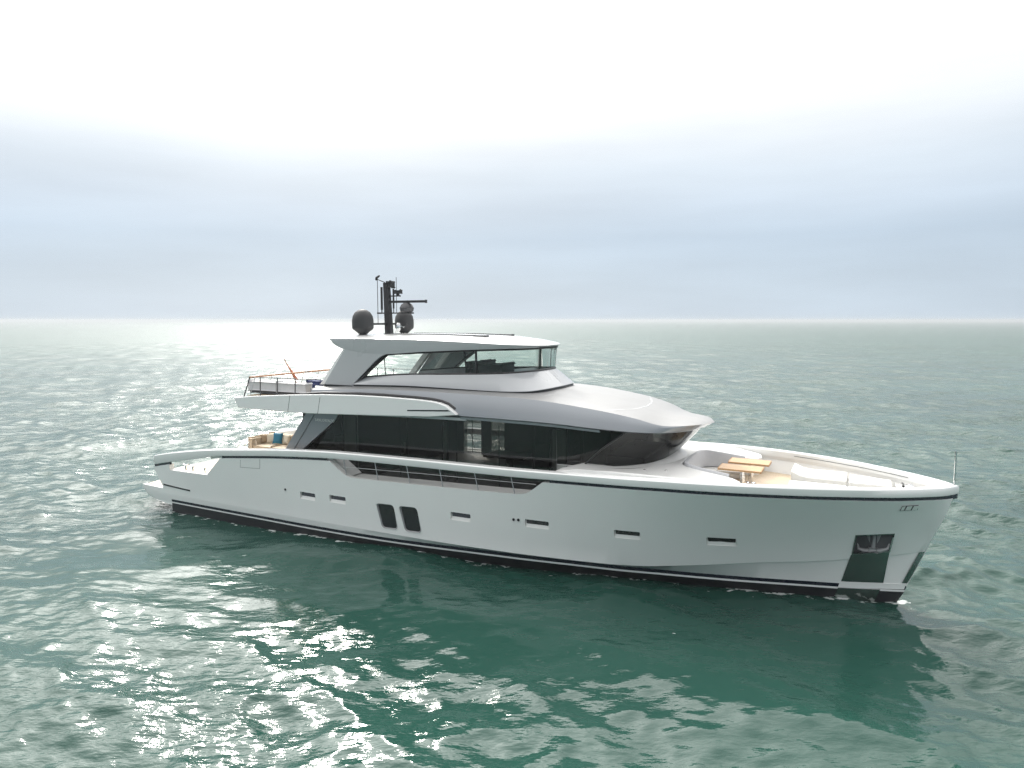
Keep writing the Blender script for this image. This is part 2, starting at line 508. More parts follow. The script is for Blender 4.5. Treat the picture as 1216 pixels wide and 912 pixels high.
    hx = [0, 5, 10, 14, 17, 20, 22, 24, 26, 28, 30.2]; hy = [3.4, 3.45, 3.4, 3.2, 2.9, 2.4, 1.98, 1.5, 1.05, .6, .0]
    gap = np.abs(np.abs(sy) - np.interp(sx, hx, hy))
    gap = np.where((sx < -.3) | (sx > 30.6), 9, gap)
    lap = np.exp(-(gap / 0.55) ** 2)
    lb = me.attributes.new('lap', 'FLOAT', 'POINT')
    lb.data.foreach_set('value', np.concatenate([lap.ravel(), [0]]).astype(np.float32))
    la = me.attributes.new('lee', 'FLOAT', 'POINT')
    la.data.foreach_set('value', np.concatenate([lee.ravel(), [0]]).astype(np.float32))
    o = bpy.data.objects.new('sea', me); C.objects.link(o)
    tag(o, 'choppy grey green open sea with sun glitter reaching the horizon', 'sea', kind='structure')


build_sea()

# ------------------------------------------------------------------ sea air
hz = bmesh.new(); bmesh.ops.create_cube(hz, size=1)
for q in hz.verts: q.co = Vector((q.co.x * 56000, q.co.y * 56000, -3.0 if q.co.z < 0 else 11.6))
hm = bpy.data.meshes.new('haze'); hz.to_mesh(hm); hz.free()
ho = bpy.data.objects.new('haze', hm); C.objects.link(ho)
hmt = bpy.data.materials.new('sea_haze'); hmt.use_nodes = True
ht_ = hmt.node_tree; ht_.nodes.clear()
hv = ht_.nodes.new('ShaderNodeVolumePrincipled'); hv.name = 'vol'; hv.inputs['Color'].default_value = (0.57, 0.60, 0.62, 1)
hv.inputs['Density'].default_value = 0.0006; hv.inputs['Anisotropy'].default_value = 0.3
hoo = ht_.nodes.new('ShaderNodeOutputMaterial'); ht_.links.new(hv.outputs[0], hoo.inputs['Volume'])
hm.materials.append(hmt)
tag(ho, 'thin pale sea haze softening the far water', 'haze', kind='stuff')

# ------------------------------------------------------------------ yacht
yacht = bpy.data.objects.new('motor_yacht', None); C.objects.link(yacht)
yacht.location = ORG; yacht.rotation_euler = (0, 0, YAW)
tag(yacht, 'long white and grey motor yacht lying on the green sea with tinted saloon windows', 'yacht')

sheer_z = pchip([(-2.3, 2.36), (-1.3, 2.60), (-.85, 2.70), (.8, 3.0), (3.4, 3.36), (5.1, 3.52), (7.6, 3.73), (10.5, 3.89), (14.5, 3.96), (18, 3.99), (20.5, 4.05),
                 (22.3, 4.10), (24, 4.15), (26.5, 4.17), (28.8, 4.15), (29.9, 4.12), (30.7, 4.10), (31.69, 4.07)])
hb_sheer = pchip([(-2.3, 3.36), (-1.3, 3.44), (0, 3.55), (2, 3.68), (5, 3.78), (8, 3.82), (14, 3.85), (20, 3.85), (22, 3.83), (23.9, 3.74), (25.4, 3.5), (26.75, 3.14),
                  (27.8, 2.76), (28.75, 2.33), (29.86, 1.72), (30.73, 1.09), (31.3, .58), (31.69, 0.0)])
cap_h = pchip([(-2.3, .45), (0, .43), (2, .40), (3.8, .29), (9.8, .27), (11, .26), (14, .27), (19, .26), (20.2, .25), (31.7, .24)])
GROOVE = 0.11


def body_top(X): return sheer_z(X) - cap_h(X) - GROOVE


z_k = pchip([(-2.3, .90), (21.6, .90), (22.6, .93), (23.6, 1.02), (24.9, 1.18), (26.15, 1.33), (27.66, 1.48), (28.75, 1.62), (29.93, 1.78), (30.93, 1.9), (31.7, 2.0)])
hb_k = pchip([(-2.3, 3.3), (0, 3.45), (5, 3.56), (10, 3.64), (14, 3.62), (18, 3.42), (20, 3.18), (21.8, 2.88), (22.6, 2.72), (23.6, 2.47), (24.9, 2.15), (26.15, 1.78), (27.66, 1.35),
              (28.75, 1.0), (29.93, .52), (30.93, 0)])
hb_w = pchip([(-2.3, 3.28), (0, 3.42), (5, 3.5), (10, 3.56), (14, 3.48), (18, 3.2), (20, 2.93), (21.7, 2.58), (23.4, 2.10), (25.6, 1.48), (27.66, .90), (28.6, .64), (29.6, .31), (30.45, 0)])
hb_0 = pchip([(-2.3, 3.25), (0, 3.4), (5, 3.42), (10, 3.4), (14, 3.2), (17, 2.9), (20, 2.4), (22, 1.98), (24, 1.5), (26, 1.05), (28, .6), (30.15, 0)])
z_w = pchip([(-2.3, .44), (8, .45), (12, .47), (17, .57), (20, .59), (22, .55), (26, .48), (30.5, .50)])
z_b = pchip([(-2.3, .95), (-2.1, .72), (-1.9, .60), (-.9, .42), (0, .34)])
stem = pchip([(-.95, 29.6), (0, 30.15), (.58, 30.43), (.77, 30.48), (1.9, 30.93), (3.72, 31.59), (4.1, 31.69)])


def deck_z(X):
    if X < -0.2: return 1.08
    if X < 3.5: return 2.0
    if X < 11.0: return 2.88
    if X < 20.2: return 2.88 + .026 * (X - 11)
    return 3.36


def levels(X):
    """(z, half breadth) up the side of the hull at station X, keel to bulwark top"""
    zt = body_top(X); zk = z_k(X)
    ht = max(hb_sheer(X) - 0.06 * min(1, (31.69 - X) / 1.0), 0.0); hk = hb_k(X)
    st_ = 0.05 * min(1, max(0, (X - 21.6) / 2)) * min(1, max(0, 30.9 - X) / 0.6)
    zw = z_w(X)
    lv = [(-.9 if X < 22 else -.9, 0.0), (-.6, hb_0(X) * 0.8), (0, hb_0(X)), (zw, hb_w(X) - 0.03 * min(1, hb_w(X))), (zw + .065, hb_w(X) - 0.02 * min(1, hb_w(X))), (zw + .19, hb_w(X)),
          (zk - .012, hk - st_), (zk, hk)]
    p = 1.0 + 0.22 * min(1, max(0, (X - 22) / 6))
    for t_ in (.2, .4, .6, .8, 1.0):
        lv.append((zk + (zt - zk) * t_, hk + (ht - hk) * t_ ** p))
    return lv


def hull_y(X, z):
    lv = levels_at(X)
    for (a, b), (c_, d) in zip(lv[1:], lv[2:]):
        if a <= z <= c_: return b + (d - b) * (z - a) / max(1e-6, c_ - a)
    return lv[-1][1]


def levels_at(X):
    return levels(X)


HULL_MI = [1, 1, 1, 2, 3, 0, 0, 0, 0, 0, 0, 0, 0, 4, 5]


def build_hull():
    st_ = [-2.25, -2.1, -1.9, -1.6, -1.3, -1.0, -.7, -.45, -.22, -.18, -.012, .012]
    x = .4
    while x < 31.65:
        st_.append(x); x += 0.36 if x < 26 else 0.22
    st_ += [3.48, 3.52, 20.18, 20.22, 31.5, 31.62, 31.69]
    st_ = sorted(st_)
    rows = []
    for s0 in st_:
        loop = []
        lv0 = levels(min(s0, 31.69))
        n_lv = len(lv0)
        for i in range(n_lv):
            if s0 <= 26: X = s0
            else:
                # each waterline runs out to the raked stem at its own length
                zz = lv0[i][0]
                X = 26 + (s0 - 26) * (stem(zz) - 26) / (31.69 - 26)
                for _ in range(3):
                    zz = levels(X)[i][0]
                    X = 26 + (s0 - 26) * (stem(zz) - 26) / (31.69 - 26)
            z, h = levels(X)[i]
            if s0 >= 31.69: h = 0.0
            if s0 < 0:
                zb = z_b(s0)
                if z <= zb: z = zb; h = 0.0 if i == 0 else hb_w(s0) - 0.02
            loop.append((X, h, z))
        X, h, z = loop[-1]
        hi = max(h - .24, h * 0.3)
        loop.append((X, hi, z)); zd = deck_z(s0)
        if s0 > 30.6: zd = min(zd + (s0 - 30.6) * .3, z - .02)
        hd = min(hi * 0.985, max(hull_y(min(X, 31.3), zd) - .16, hi * .25)) if s0 > 20.2 else hi * .985
        loop.append((X - (0.0 if s0 < 31.6 else .02), hd, zd)); loop.append((X - (0.0 if s0 < 31.6 else .02), 0.0, zd))
        rows.append((s0, loop))
    m = MB()
    full = []
    for s0, lp in rows:
        half = [m.v(p) for p in lp]
        other = [half[0] if i == 0 else (half[-1] if i == len(lp) - 1 else m.v((p[0], -p[1], p[2]))) for i, p in enumerate(lp)]
        full.append((s0, half + other[::-1][1:-1]))
    n = len(full[0][1]); nh = len(rows[0][1])
    for (s0, a), (s1, b) in zip(full, full[1:]):
        for i in range(n):
            j = (i + 1) % n
            seg = i if i < nh - 1 else n - 1 - i
            mi = HULL_MI[seg]
            if seg == 14 and 9 < s0 < 20.2: mi = 4
            if s0 < -0.015 and seg <= 4: mi = 0
            m.face([a[i], a[j], b[j], b[i]], mi)
    m.face(full[0][1][::-1], 0)
    bmesh.ops.remove_doubles(m.bm, verts=m.bm.verts[:], dist=0.002)
    bmesh.ops.dissolve_degenerate(m.bm, edges=m.bm.edges[:], dist=0.0005)
    return m.done('hull', ['hull_white', 'bottom_black', 'hull_white', 'navy', 'deck_white', 'teak_deck'], yacht, smooth=0, weld=False)


hull = build_hull()


def rounded(poly, r, n=4):
    o = []; k = len(poly)
    for i in range(k):
        p = Vector(poly[i]); a = Vector(poly[i - 1]); b = Vector(poly[(i + 1) % k])
        rr = r[i] if isinstance(r, (list, tuple)) else r
        da = (a - p).normalized(); db = (b - p).normalized()
        s0 = p + da * rr; s1 = p + db * rr
        for q in range(n + 1):
            t_ = q / n
            o.append(tuple(s0 * (1 - t_) ** 2 + p * 2 * t_ * (1 - t_) + s1 * t_ ** 2))
    return o


PORT = [(8.45, 9.27, 1.74, 2.04), (10.03, 10.87, 1.79, 2.09), (15.75, 16.58, 1.83, 2.13), (18.72, 19.60, 1.94, 2.23), (21.85, 22.70, 1.93, 2.22), (24.72, 25.60, 1.92, 2.22)]
BIG = [[(12.35, 2.04), (13.21, 2.07), (13.37, 1.10), (12.62, 1.07)], [(13.43, 2.07), (14.28, 2.10), (14.46, 1.12), (13.70, 1.09)]]
REC = 0.10
ANCH = [(28.95, 2.52), (30.02, 2.58), (29.92, 1.96), (28.86, 1.78)]
MIDOPEN = rounded([(9.9, 4.2), (9.98, 3.62), (11.0, 2.92), (14.5, 3.00), (18.4, 3.11), (18.85, 3.16), (19.75, 3.86), (19.85, 4.2)], [.05, .05, .35, .2, .2, .25, .02, .02])
AFTOPEN = [(.05, 2.06), (2.75, 2.13), (3.88, 3.12), (3.9, 3.6), (.05, 3.4)]
for sg in (1, -1):
    c1 = MB()
    for poly in (MIDOPEN, AFTOPEN):
        c1.prism(poly, 2.9 * sg, 4.5 * sg)
    for x0, x1, z0, z1 in PORT:
        poly = rounded([(x0, z0), (x1, z0), (x1, z1), (x0, z1)], .05)
        c1.prism_var(poly, [(hull_y(*q) - .006 - .13 * min(1, (q[1] - z0) / (.5 * (z1 - z0)))) * sg for q in poly], (hull_y(x0, z1) + .6) * sg)
    for q in BIG:
        yb = hull_y(q[0][0] + .5, 1.6) - 0.10
        c1.prism(rounded(q, .17), yb * sg, (yb + 1.0) * sg)
    c1.prism(ANCH, (0.75) * sg, 3.0 * sg)
    boolean(hull, c1.done('cutter', 'deck_white', yacht, smooth=0))
c2 = MB().prism([(-4, 1.10), (-.60, 1.10), (-.60, 1.22), (-1.26, 2.06), (-1.22, 5), (-4, 5)], -4.5, 4.5)
boolean(hull, c2.done('cutter', 'deck_white', yacht, smooth=0))
hull.data.shade_smooth(); hull.data.set_sharp_from_angle(angle=R(22))


def side_patch(m, pts_top, pts_bot, off, nx, nz, th=0.012, sg=1, mi=0):
    """a plate lying on the hull side: between two XZ polylines (same count), standing off the surface"""
    def lerp(pl, t_):
        k = t_ * (len(pl) - 1); i = min(int(k), len(pl) - 2); f = k - i
        return (pl[i][0] + (pl[i + 1][0] - pl[i][0]) * f, pl[i][1] + (pl[i + 1][1] - pl[i][1]) * f)
    rows = []
    for i in range(nx + 1):
        a = lerp(pts_top, i / nx); b = lerp(pts_bot, i / nx)
        col_ = []
        for j in range(nz + 1):
            X = a[0] + (b[0] - a[0]) * j / nz; z = a[1] + (b[1] - a[1]) * j / nz
            col_.append((X, z, hull_y(X, z)))
        rows.append([(X, (y + off) * sg, z) for X, z, y in col_] + [(X, (y + off - th) * sg, z) for X, z, y in col_[::-1]])
    vr = [[m.v(p) for p in r_] for r_ in rows]
    for a, b in zip(vr, vr[1:]):
        for i in range(len(a)):
            j = (i + 1) % len(a); m.face([a[i], a[j], b[j], b[i]], mi)
    m.face(vr[0], mi); m.face(vr[-1][::-1], mi)


for sg in (1, -1):
    for x0, x1, z0, z1 in PORT:
        zm = z0 + .42 * (z1 - z0)
        poly = rounded([(x0 + .03, zm), (x1 - .04, zm), (x1 - .04, z1 - .012), (x0 + .03, z1 - .012)], .04)
        m = MB().prism_var(poly, [(hull_y(*q) - .20) * sg for q in poly], [(hull_y(*q) - .06 - .055 * (q[1] - zm) / (z1 - zm)) * sg for q in poly])
        m.done('porthole', 'dark_pane', hull, smooth=30)
    for q in BIG:
        yb = hull_y(q[0][0] + .5, 1.6) - 0.10
        cx = sum(p[0] for p in q) / 4; cz = sum(p[1] for p in q) / 4
        inn = [(cx + (p[0] - cx) * .90, cz + (p[1] - cz) * .92) for p in q]
        f = MB()
        outp = rounded(q, .17); inp = rounded(inn, .14); k = len(outp)
        rows = []
        for i in range(k + 1):
            o_, n_ = outp[i % k], inp[i % k]
            rows.append([(o_[0], (yb + .0) * sg, o_[1]), (o_[0], (yb + .085) * sg, o_[1]), (n_[0], (yb + .06) * sg, n_[1]), (n_[0], (yb + .0) * sg, n_[1])])
        f.grid(rows, closed=True)
        w = f.done('hull_window', 'frame_grey', hull)
        MB().prism(inp, (yb - .01) * sg, (yb + .03) * sg).done('pane', 'dark_pane', w, smooth=30)
# small through-hull fittings
for sg in (1, -1):
    for X, z in ((7.62, 2.03), (18.3, 2.16), (18.48, 2.17)):
        m = MB(); y = hull_y(X, z)
        m.tube([(X, (y - .05) * sg, z), (X, (y + .02) * sg, z)], .05, 12)
        m.done('drain_fitting', 'trim_black', hull)


# bulwark cap: closed section swept from quarter to quarter round the bow
def cap_rows(xs):
    rows = []
    for X in xs:
        h = hb_sheer(X); z = sheer_z(X); ch = cap_h(X)
        w = .34
        hi = max(h - w, 0)
        e = .035
        rows.append([(X, h - .015, z - ch), (X, h, z - ch + .03), (X, h, z - e), (X, h - e, z), (X, hi + .02 * (hi > 0), z), (X, hi, z - .02), (X, hi, z - ch)])
    return rows


xs = [-1.02 + .36 * i for i in range(int((29.8 + 1.02) / .36))] + [29.85, 30.1, 30.35, 30.6, 30.8, 31.0, 31.2, 31.35, 31.5, 31.6, 31.66, 31.69]
m = MB()
rows = cap_rows(xs)
ends = [(-1.16, -.03, -.05, .06), (-1.22, -.07, -.10, .12)]
for dx, dh, dz1, dz0 in ends:
    b = [list(p) for p in cap_rows([-1.02])[0]]
    for i, p in enumerate(b):
        p[0] = dx + (0.0)
        p[1] += dh if i < 4 else -dh * 0.6
        p[2] += (dz1 if i in (2, 3, 4, 5) else dz0)
    rows.insert(0, [tuple(p) for p in b])
for sg in (1, -1):
    vr = [[m.v((p[0], p[1] * sg, p[2])) for p in r_] for r_ in rows]
    for a, b in zip(vr, vr[1:]):
        for i in range(7): m.face([a[i], a[(i + 1) % 7], b[(i + 1) % 7], b[i]])
    m.face(vr[0])
cap = m.done('bulwark_cap', 'hull_white', yacht, smooth=40)
# groove under the cap: navy where it shows as a line, white elsewhere
for name, mt, spans in (('sheer_stripe', 'navy', [(-1.2, 0.12), (3.86, 9.93), (19.75, 31.66)]),):
    for a, b in spans:
        for sg in (1, -1):
            m = MB(); rows = []
            n = max(3, int((b - a) / .3))
            for i in range(n + 1):
                X = a + (b - a) * i / n
                h = max(hb_sheer(X) - .085 * min(1, (31.69 - X) / .6), 0.0); hi = max(h - .06, 0); z = sheer_z(X) - cap_h(X)
                rows.append([(X, h * sg, z - GROOVE - .03), (X, h * sg, z + .004), (X, hi * sg, z + .004), (X, hi * sg, z - GROOVE - .03)])
            m.grid(rows, closed=True)
            m.done(name, mt, yacht, smooth=30)
for a, b in ((3.0, 9.85), (19.85, 31.4)):
    for sg in (1, -1):
        m = MB(); rows = []
        n = int((b - a) / .3)
        for i in range(n + 1):
            X = a + (b - a) * i / n
            h = max(hb_sheer(X) - .15, 0.02); hi = max(h - .165, 0.01); z = sheer_z(X) - cap_h(X)
            rows.append([(X, h * sg, z - GROOVE - .002), (X, h * sg, z + .002), (X, hi * sg, z + .002), (X, hi * sg, z - GROOVE - .002)])
        m.grid(rows, closed=True)
        m.done('bulwark_lining', 'deck_white', yacht, smooth=30)
# rubbing strips low on the quarter
for sg in (1, -1):
    m = MB(); side_patch(m, [(-.52, 1.33), (1.45, 1.26)], [(-.48, 1.26), (1.45, 1.20)], .02, 8, 1, .03, sg)
    m.done('rubbing_strake', 'trim_black', hull, smooth=30)
    # boarding gate seams in the bulwark
    m = MB()
    side_patch(m, [(5.05, 3.05), (5.065, 3.05)], [(5.0, 2.72), (5.015, 2.72)], .003, 1, 3, .006, sg)
    side_patch(m, [(6.25, 3.2), (6.265, 3.2)], [(6.2, 2.78), (6.215, 2.78)], .003, 1, 3, .006, sg)
    side_patch(m, [(5.0, 2.725), (6.2, 2.785)], [(5.0, 2.713), (6.2, 2.773)], .003, 6, 1, .006, sg)
    m.done('boarding_gate', 'dark_grey', hull, smooth=0)

# anchor pocket, polished plates and anchor
for sg in (1, -1):
    m = MB(); side_patch(m, [(28.845, 1.775), (29.92, 1.955)], [(28.60, .76), (29.80, .78)], .012, 8, 8, .02, sg)
    m.done('anchor_plate', 'steel_plate', hull)
    m = MB(); side_patch(m, [(28.52, .53), (29.72, .55)], [(28.28, -.25), (29.45, -.25)], .03, 6, 6, .02, sg)
    m.done('anchor_plate', 'steel_plate', hull)
    m = MB(); side_patch(m, [(28.56, .735), (30.44, .765)], [(28.52, .55), (30.39, .59)], .016, 12, 2, .02, sg)
    m.done('white_chafe_strip', 'hull_white', hull)
    m = MB(); side_patch(m, [(30.74, 1.88), (30.90, 1.90)], [(30.32, .80), (30.47, .80)], .02, 3, 8, .025, sg)
    m.done('stem_guard', 'steel_plate', hull)
    f = MB()
    q = ANCH
    cx = sum(p[0] for p in q) / 4; cz = sum(p[1] for p in q) / 4
    rows = []
    for i in range(5):
        p = q[i % 4]; n_ = (cx + (p[0] - cx) * .93, cz + (p[1] - cz) * .90)
        rows.append([(p[0], (hull_y(*p) + .012) * sg, p[1]), (n_[0], (hull_y(*n_) + .012) * sg, n_[1]), (n_[0], .80 * sg, n_[1]), (p[0], .80 * sg, p[1])])
    f.grid(rows, closed=True)
    pk = f.done('anchor_pocket', 'steel_plate', hull, smooth=20)
    MB().prism([(p[0], p[1]) for p in q], .745 * sg, .765 * sg).done('pocket_back', 'dark_grey', pk, smooth=0)
    a = MB()
    xa, za = 29.45, 2.1
    yo = (hull_y(xa, za) - .10) * sg
    a.tube([(xa + .03, yo, 2.56), (xa + .01, yo, 2.2), (xa, yo, 1.98)], [.05, .055, .07], 10)
    for d in (1, -1):
        a.tube([(xa, yo, 1.95), (xa + .2 * d, yo, 1.93 + .03 * d), (xa + .40 * d, yo, 2.0 + .06 * d), (xa + .44 * d, yo - .03 * sg, 2.16 + .06 * d)], [.085, .075, .05, .02], 8)
        a.tube([(xa + .16 * d, yo - .05 * sg, 2.5), (xa + .10 * d, yo - .05 * sg, 2.15)], [.07, .03], 8)
    a.box(xa - .11, xa + .11, min(yo - .07, yo + .07), max(yo - .07, yo + .07), 1.9, 2.04, .03)
    a.done('anchor', 'frame_grey', hull)
    # bow fairlead: white plates paint the bright reflections of its polished metal
    f = MB(); x0, z0 = 30.12, 3.42
    side_patch(f, [(x0 + .03, z0 + .165), (x0 + .46, z0 + .18)], [(x0 - .03, z0 - .01), (x0 + .45, z0 + .005)], .02, 6, 3, .04, sg)
    fl = f.done('bow_fairlead', 'dark_grey', hull)
    for a, b in ((.0, .085), (.125, .265), (.305, .44)):
        f = MB()
        side_patch(f, [(x0 + a + .035, z0 + .153), (x0 + b + .035, z0 + .158)], [(x0 + a - .015, z0 + .008), (x0 + b - .01, z0 + .012)], .032, 2, 2, .014, sg)
        f.done('fairlead_reflection', 'reflection_white', fl, smooth=0)

for sg in (1, -1):
    # slanted cream bulkhead closing the after end of the side deck
    m = MB().prism([(9.2, 2.93), (11.02, 2.93), (10.0, 3.61), (8.9, 3.58)], 2.86 * sg, 3.56 * sg)
    m.done('side_deck_bulkhead', 'deck_white', yacht, smooth=20)
# side deck rail in the midship opening
for sg in (1, -1):
    r_ = MB(); top = []
    for X in (10.92, 12.46, 13.95, 15.42, 16.90, 18.36):
        zb = 2.90 + (X - 10.9) * .026
        zt = sheer_z(X) - cap_h(X)
        r_.tube([(X + .04, 3.70 * sg, zb + .02), (X - .14, 3.66 * sg, zt + .02)], .018, 8)
    r_.tube([(10.75, 3.68 * sg, 3.30), (14.5, 3.685 * sg, 3.42), (19.2, 3.685 * sg, 3.53)], .014, 8)
    r_.done('side_rail', 'satin_steel', yacht)

# ---- stern: transom wall, platform top, cleats
m = MB().box(-.32, -.16, -3.2, 3.2, 1.085, 1.99, .02)
m.done('transom', 'hull_white', yacht)
MB().box(-2.2, -.6, -3.12, 3.12, 1.084, 1.10).done('platform_teak', 'teak_deck', yacht, smooth=0)
for sg in (1, -1):
    for X, y in ((.75, 3.15), (1.25, 3.15), (2.0, 3.1)):
        m = MB()
        m.tube([(X, y * sg, 2.0), (X, y * sg, 2.3)], [.06, .045], 12)
        m.tube([(X - .17, y * sg, 2.33), (X, y * sg, 2.28), (X + .17, y * sg, 2.33)], [.03, .05, .03], 10)
        m.done('mooring_cleat', 'chrome', yacht)
# stern wall between lower mooring deck and saloon deck
MB().box(3.44, 3.56, -3.45, 3.45, 2.01, 2.855, .01).done('cockpit_bulkhead', 'hull_white', yacht)

# ---- saloon (main deck house): glass skin, grey quarters, interior
low = catmull([(7.9, 2.83, 2.86), (10, 2.83, 2.86), (15, 2.83, 2.86), (19.6, 2.80, 2.86)], 6)
low2 = catmull([(19.6, 2.80, 4.08), (20.3, 2.76, 4.1), (21.3, 2.5, 4.12), (22.25, 1.98, 4.16), (22.88, 1.15, 4.28), (23.12, 0, 4.40)], 6)
hi1 = catmull([(9.9, 2.90, 5.33), (11.5, 2.90, 5.37), (15.5, 2.90, 5.45), (19.6, 2.90, 5.47)], 6)
hi2 = catmull([(19.6, 2.90, 5.47), (20.6, 2.88, 5.45), (21.9, 2.70, 5.37), (22.9, 2.10, 5.30), (23.7, 1.15, 5.33), (24.0, 0, 5.36)], 6)
for nm, sg in (('saloon_glass', 1), ('saloon_glass', -1)):
    m = MB()
    vr = [[m.v((p[0], p[1] * sg, p[2])) for p in (a, a.lerp(b, .5), b)] for a, b in zip(low, hi1)]
    for i, (a, b) in enumerate(zip(vr, vr[1:])):
        for k in range(2): m.face([a[k], a[k + 1], b[k + 1], b[k]])
    if sg < 0:
        # a sliding door stands open on the port side: real opening in the glass
        bmesh.ops.remove_doubles(m.bm, verts=m.bm.verts[:], dist=.001)
        for px_, nx_ in ((12.6, (1, 0, 0)), (13.45, (1, 0, 0))):
            g = m.bm.verts[:] + m.bm.edges[:] + m.bm.faces[:]
            bmesh.ops.bisect_plane(m.bm, geom=g, plane_co=(px_, 0, 0), plane_no=nx_)
        for pz_ in (3.0, 4.32):
            g = m.bm.verts[:] + m.bm.edges[:] + m.bm.faces[:]
            bmesh.ops.bisect_plane(m.bm, geom=g, plane_co=(0, 0, pz_), plane_no=(0, 0, 1))
        kill = [f for f in m.bm.faces if 12.6 < f.calc_center_median().x < 13.45 and 3.0 < f.calc_center_median().z < 4.32]
        bmesh.ops.delete(m.bm, geom=kill, context='FACES')
    m.done(nm, 'tinted_glass', yacht, smooth=50)
m = MB()
full_lo = list(low2) + [Vector((p.x, -p.y, p.z)) for p in low2[::-1][1:]]
full_hi = list(hi2) + [Vector((p.x, -p.y, p.z)) for p in hi2[::-1][1:]]
m.grid([[a, a.lerp(b, .33), a.lerp(b, .66), b] for a, b in zip(full_lo, full_hi)])
m.done('windscreen', 'tinted_glass', yacht, smooth=60)
# moulded white base that carries the windscreen down to the foredeck
m = MB(); rows = []
for i, p in enumerate(full_lo):
    a = full_lo[max(i - 1, 0)]; b = full_lo[min(i + 1, len(full_lo) - 1)]
    n_ = Vector((-(b - a).y, (b - a).x, 0)).normalized()
    if n_.x < 0 and abs(p.y) < 2: n_ = -n_
    if p.y > 0 and n_.y < 0 or p.y < 0 and n_.y > 0: n_ = -n_
    w_ = .30 * max(0, min(1, (p.x - 20.6) / 1.5)) + .01
    rows.append([p - n_ * .03 + Vector((0, 0, .01)), p + n_ * .02 + Vector((0, 0, .012)), p + n_ * (.02 + w_ * .45) + Vector((0, 0, -.35 * (p.z - 4.17))), Vector((p.x + n_.x * w_, p.y + n_.y * w_, min(p.z, 4.19)))])
m.grid(rows)
m.done('windscreen_base', 'deck_white', yacht, smooth=50)
for sg in (1, -1):
    # dark sill below the glass step at the fore end of the side deck
    m = MB()
    m.tube([(20.55, 2.73 * sg, 4.14), (21.2, 2.82 * sg, 4.75), (21.95, 2.72 * sg, 5.34)], .035, 6)
    m.done('windscreen_pillar', 'trim_black', yacht)
    # grey quarter panels at the aft end of the saloon
    m = MB().prism([(6.75, 3.30), (7.0, 3.6), (8.3, 5.30), (9.95, 5.33), (9.8, 5.05), (7.85, 3.58), (7.6, 3.30)], 2.74 * sg, 2.95 * sg)
    qp = m.done('saloon_quarter', 'silver_grey', yacht, smooth=20)
    m = MB().prism([(6.75, 3.30), (7.0, 3.6), (8.3, 5.30), (8.75, 5.30), (7.42, 3.55), (7.25, 3.30)], 2.952 * sg, 2.99 * sg)
    m.done('quarter_trim', 'silver_grey', yacht, smooth=20)
    for X, w in ((9.95, .03), (10.72, .025), (12.9, .02), (14.85, .03), (15.5, .025), (17.3, .02), (19.30, .03)):
        m = MB(); m.prism([(X, 2.88), (X + w, 2.88), (X + w, 5.30), (X, 5.30)], 2.79 * sg, 2.81 * sg)
        m.done('window_mullion', 'trim_black', yacht, smooth=0)
    # pale pillars standing inside the glass
    for X, w in ((10.05, .62), (19.4, .5), (14.9, .12)):
        MB().box(X, X + w, min(2.62 * sg, 2.74 * sg), max(2.62 * sg, 2.74 * sg), 2.87, 5.28, .01).done('interior_pillar', 'interior_pale', yacht)
# interior: sole, ceiling, port panels added to darken it, some gaps left open, partitions, sofas
MB().box(7.6, 22.0, -2.72, 2.72, 2.858, 2.90).done('saloon_sole', 'interior_wood', yacht, smooth=0)
for x0, x1, z0, z1 in ((7.9, 8.3, 2.91, 5.25), (8.3, 9.2, 2.91, 4.02), (8.3, 9.2, 4.16, 5.25), (9.2, 12.55, 2.91, 5.25), (13.5, 14.0, 2.91, 5.25), (14.7, 21.5, 2.91, 5.25)):
    MB().box(x0, x1, -2.66, -2.58, z0, z1).done('saloon_light_block', 'interior_dark', yacht, smooth=0)
MB().box(9.9, 10.0, -2.5, 2.4, 2.91, 5.28).done('saloon_aft_light_block', 'interior_dark', yacht, smooth=0)  # wall added to keep the saloon dark behind its glass
MB().box(7.75, 7.85, -2.7, 2.7, 2.91, 5.28).done('saloon_doors', 'dark_pane', yacht, smooth=0)
for x0 in (11.6, 17.6, 19.6):
    MB().box(x0, x0 + .12, -2.5, .6, 2.91, 5.25, .01).done('saloon_partition', 'interior_dark', yacht)
m = MB(); m.box(8.6, 11.0, -2.3, -1.4, 2.91, 3.4, .06); m.box(8.6, 11.0, -2.5, -2.25, 3.3, 3.85, .06)
m.done('saloon_sofa', 'interior_pale', yacht)
m = MB(); m.box(15.4, 17.2, -.6, .6, 3.58, 3.66, .01); m.box(16.2, 16.4, -.15, .15, 2.91, 3.58)
m.done('dining_table', 'interior_wood', yacht)
MB().box(21.0, 22.4, -1.7, 1.7, 3.0, 4.35, .08).done('helm_dash', 'interior_dark', yacht)

# ---- fly deck slab, white side wings
m = MB().prism([(4.66, 5.70), (4.86, 5.30), (9.0, 5.30), (9.1, 5.90), (5.6, 5.83)], -3.3, 3.3)
m.done('fly_deck', 'hull_white', yacht, smooth=20)
m = MB().prism([(9.01, 5.30), (12.75, 5.40), (16.2, 5.46), (16.2, 5.55), (9.1, 5.60)], -3.3, 3.3)
m.prism([(16.21, 5.475), (20.0, 5.49), (20.0, 5.53), (16.21, 5.55)], -2.95, 2.95)
m.done('saloon_ceiling', 'coaming_grey', yacht, smooth=20)
MB().prism([(5.0, 5.80), (9.05, 5.905), (9.05, 5.915), (5.0, 5.83)], -3.15, 3.15).done('fly_deck_teak', 'teak_deck', yacht, smooth=0)
band = [(4.58, 5.72), (5.7, 5.85), (7.66, 6.0), (9.5, 6.11), (11.23, 6.17), (12.54, 6.18), (14.03, 6.16), (14.75, 6.13), (15.18, 6.08), (15.48, 5.99), (15.70, 5.86), (15.95, 5.68),
        (14.77, 5.54), (12.75, 5.45), (8.84, 5.295), (4.81, 5.295)]
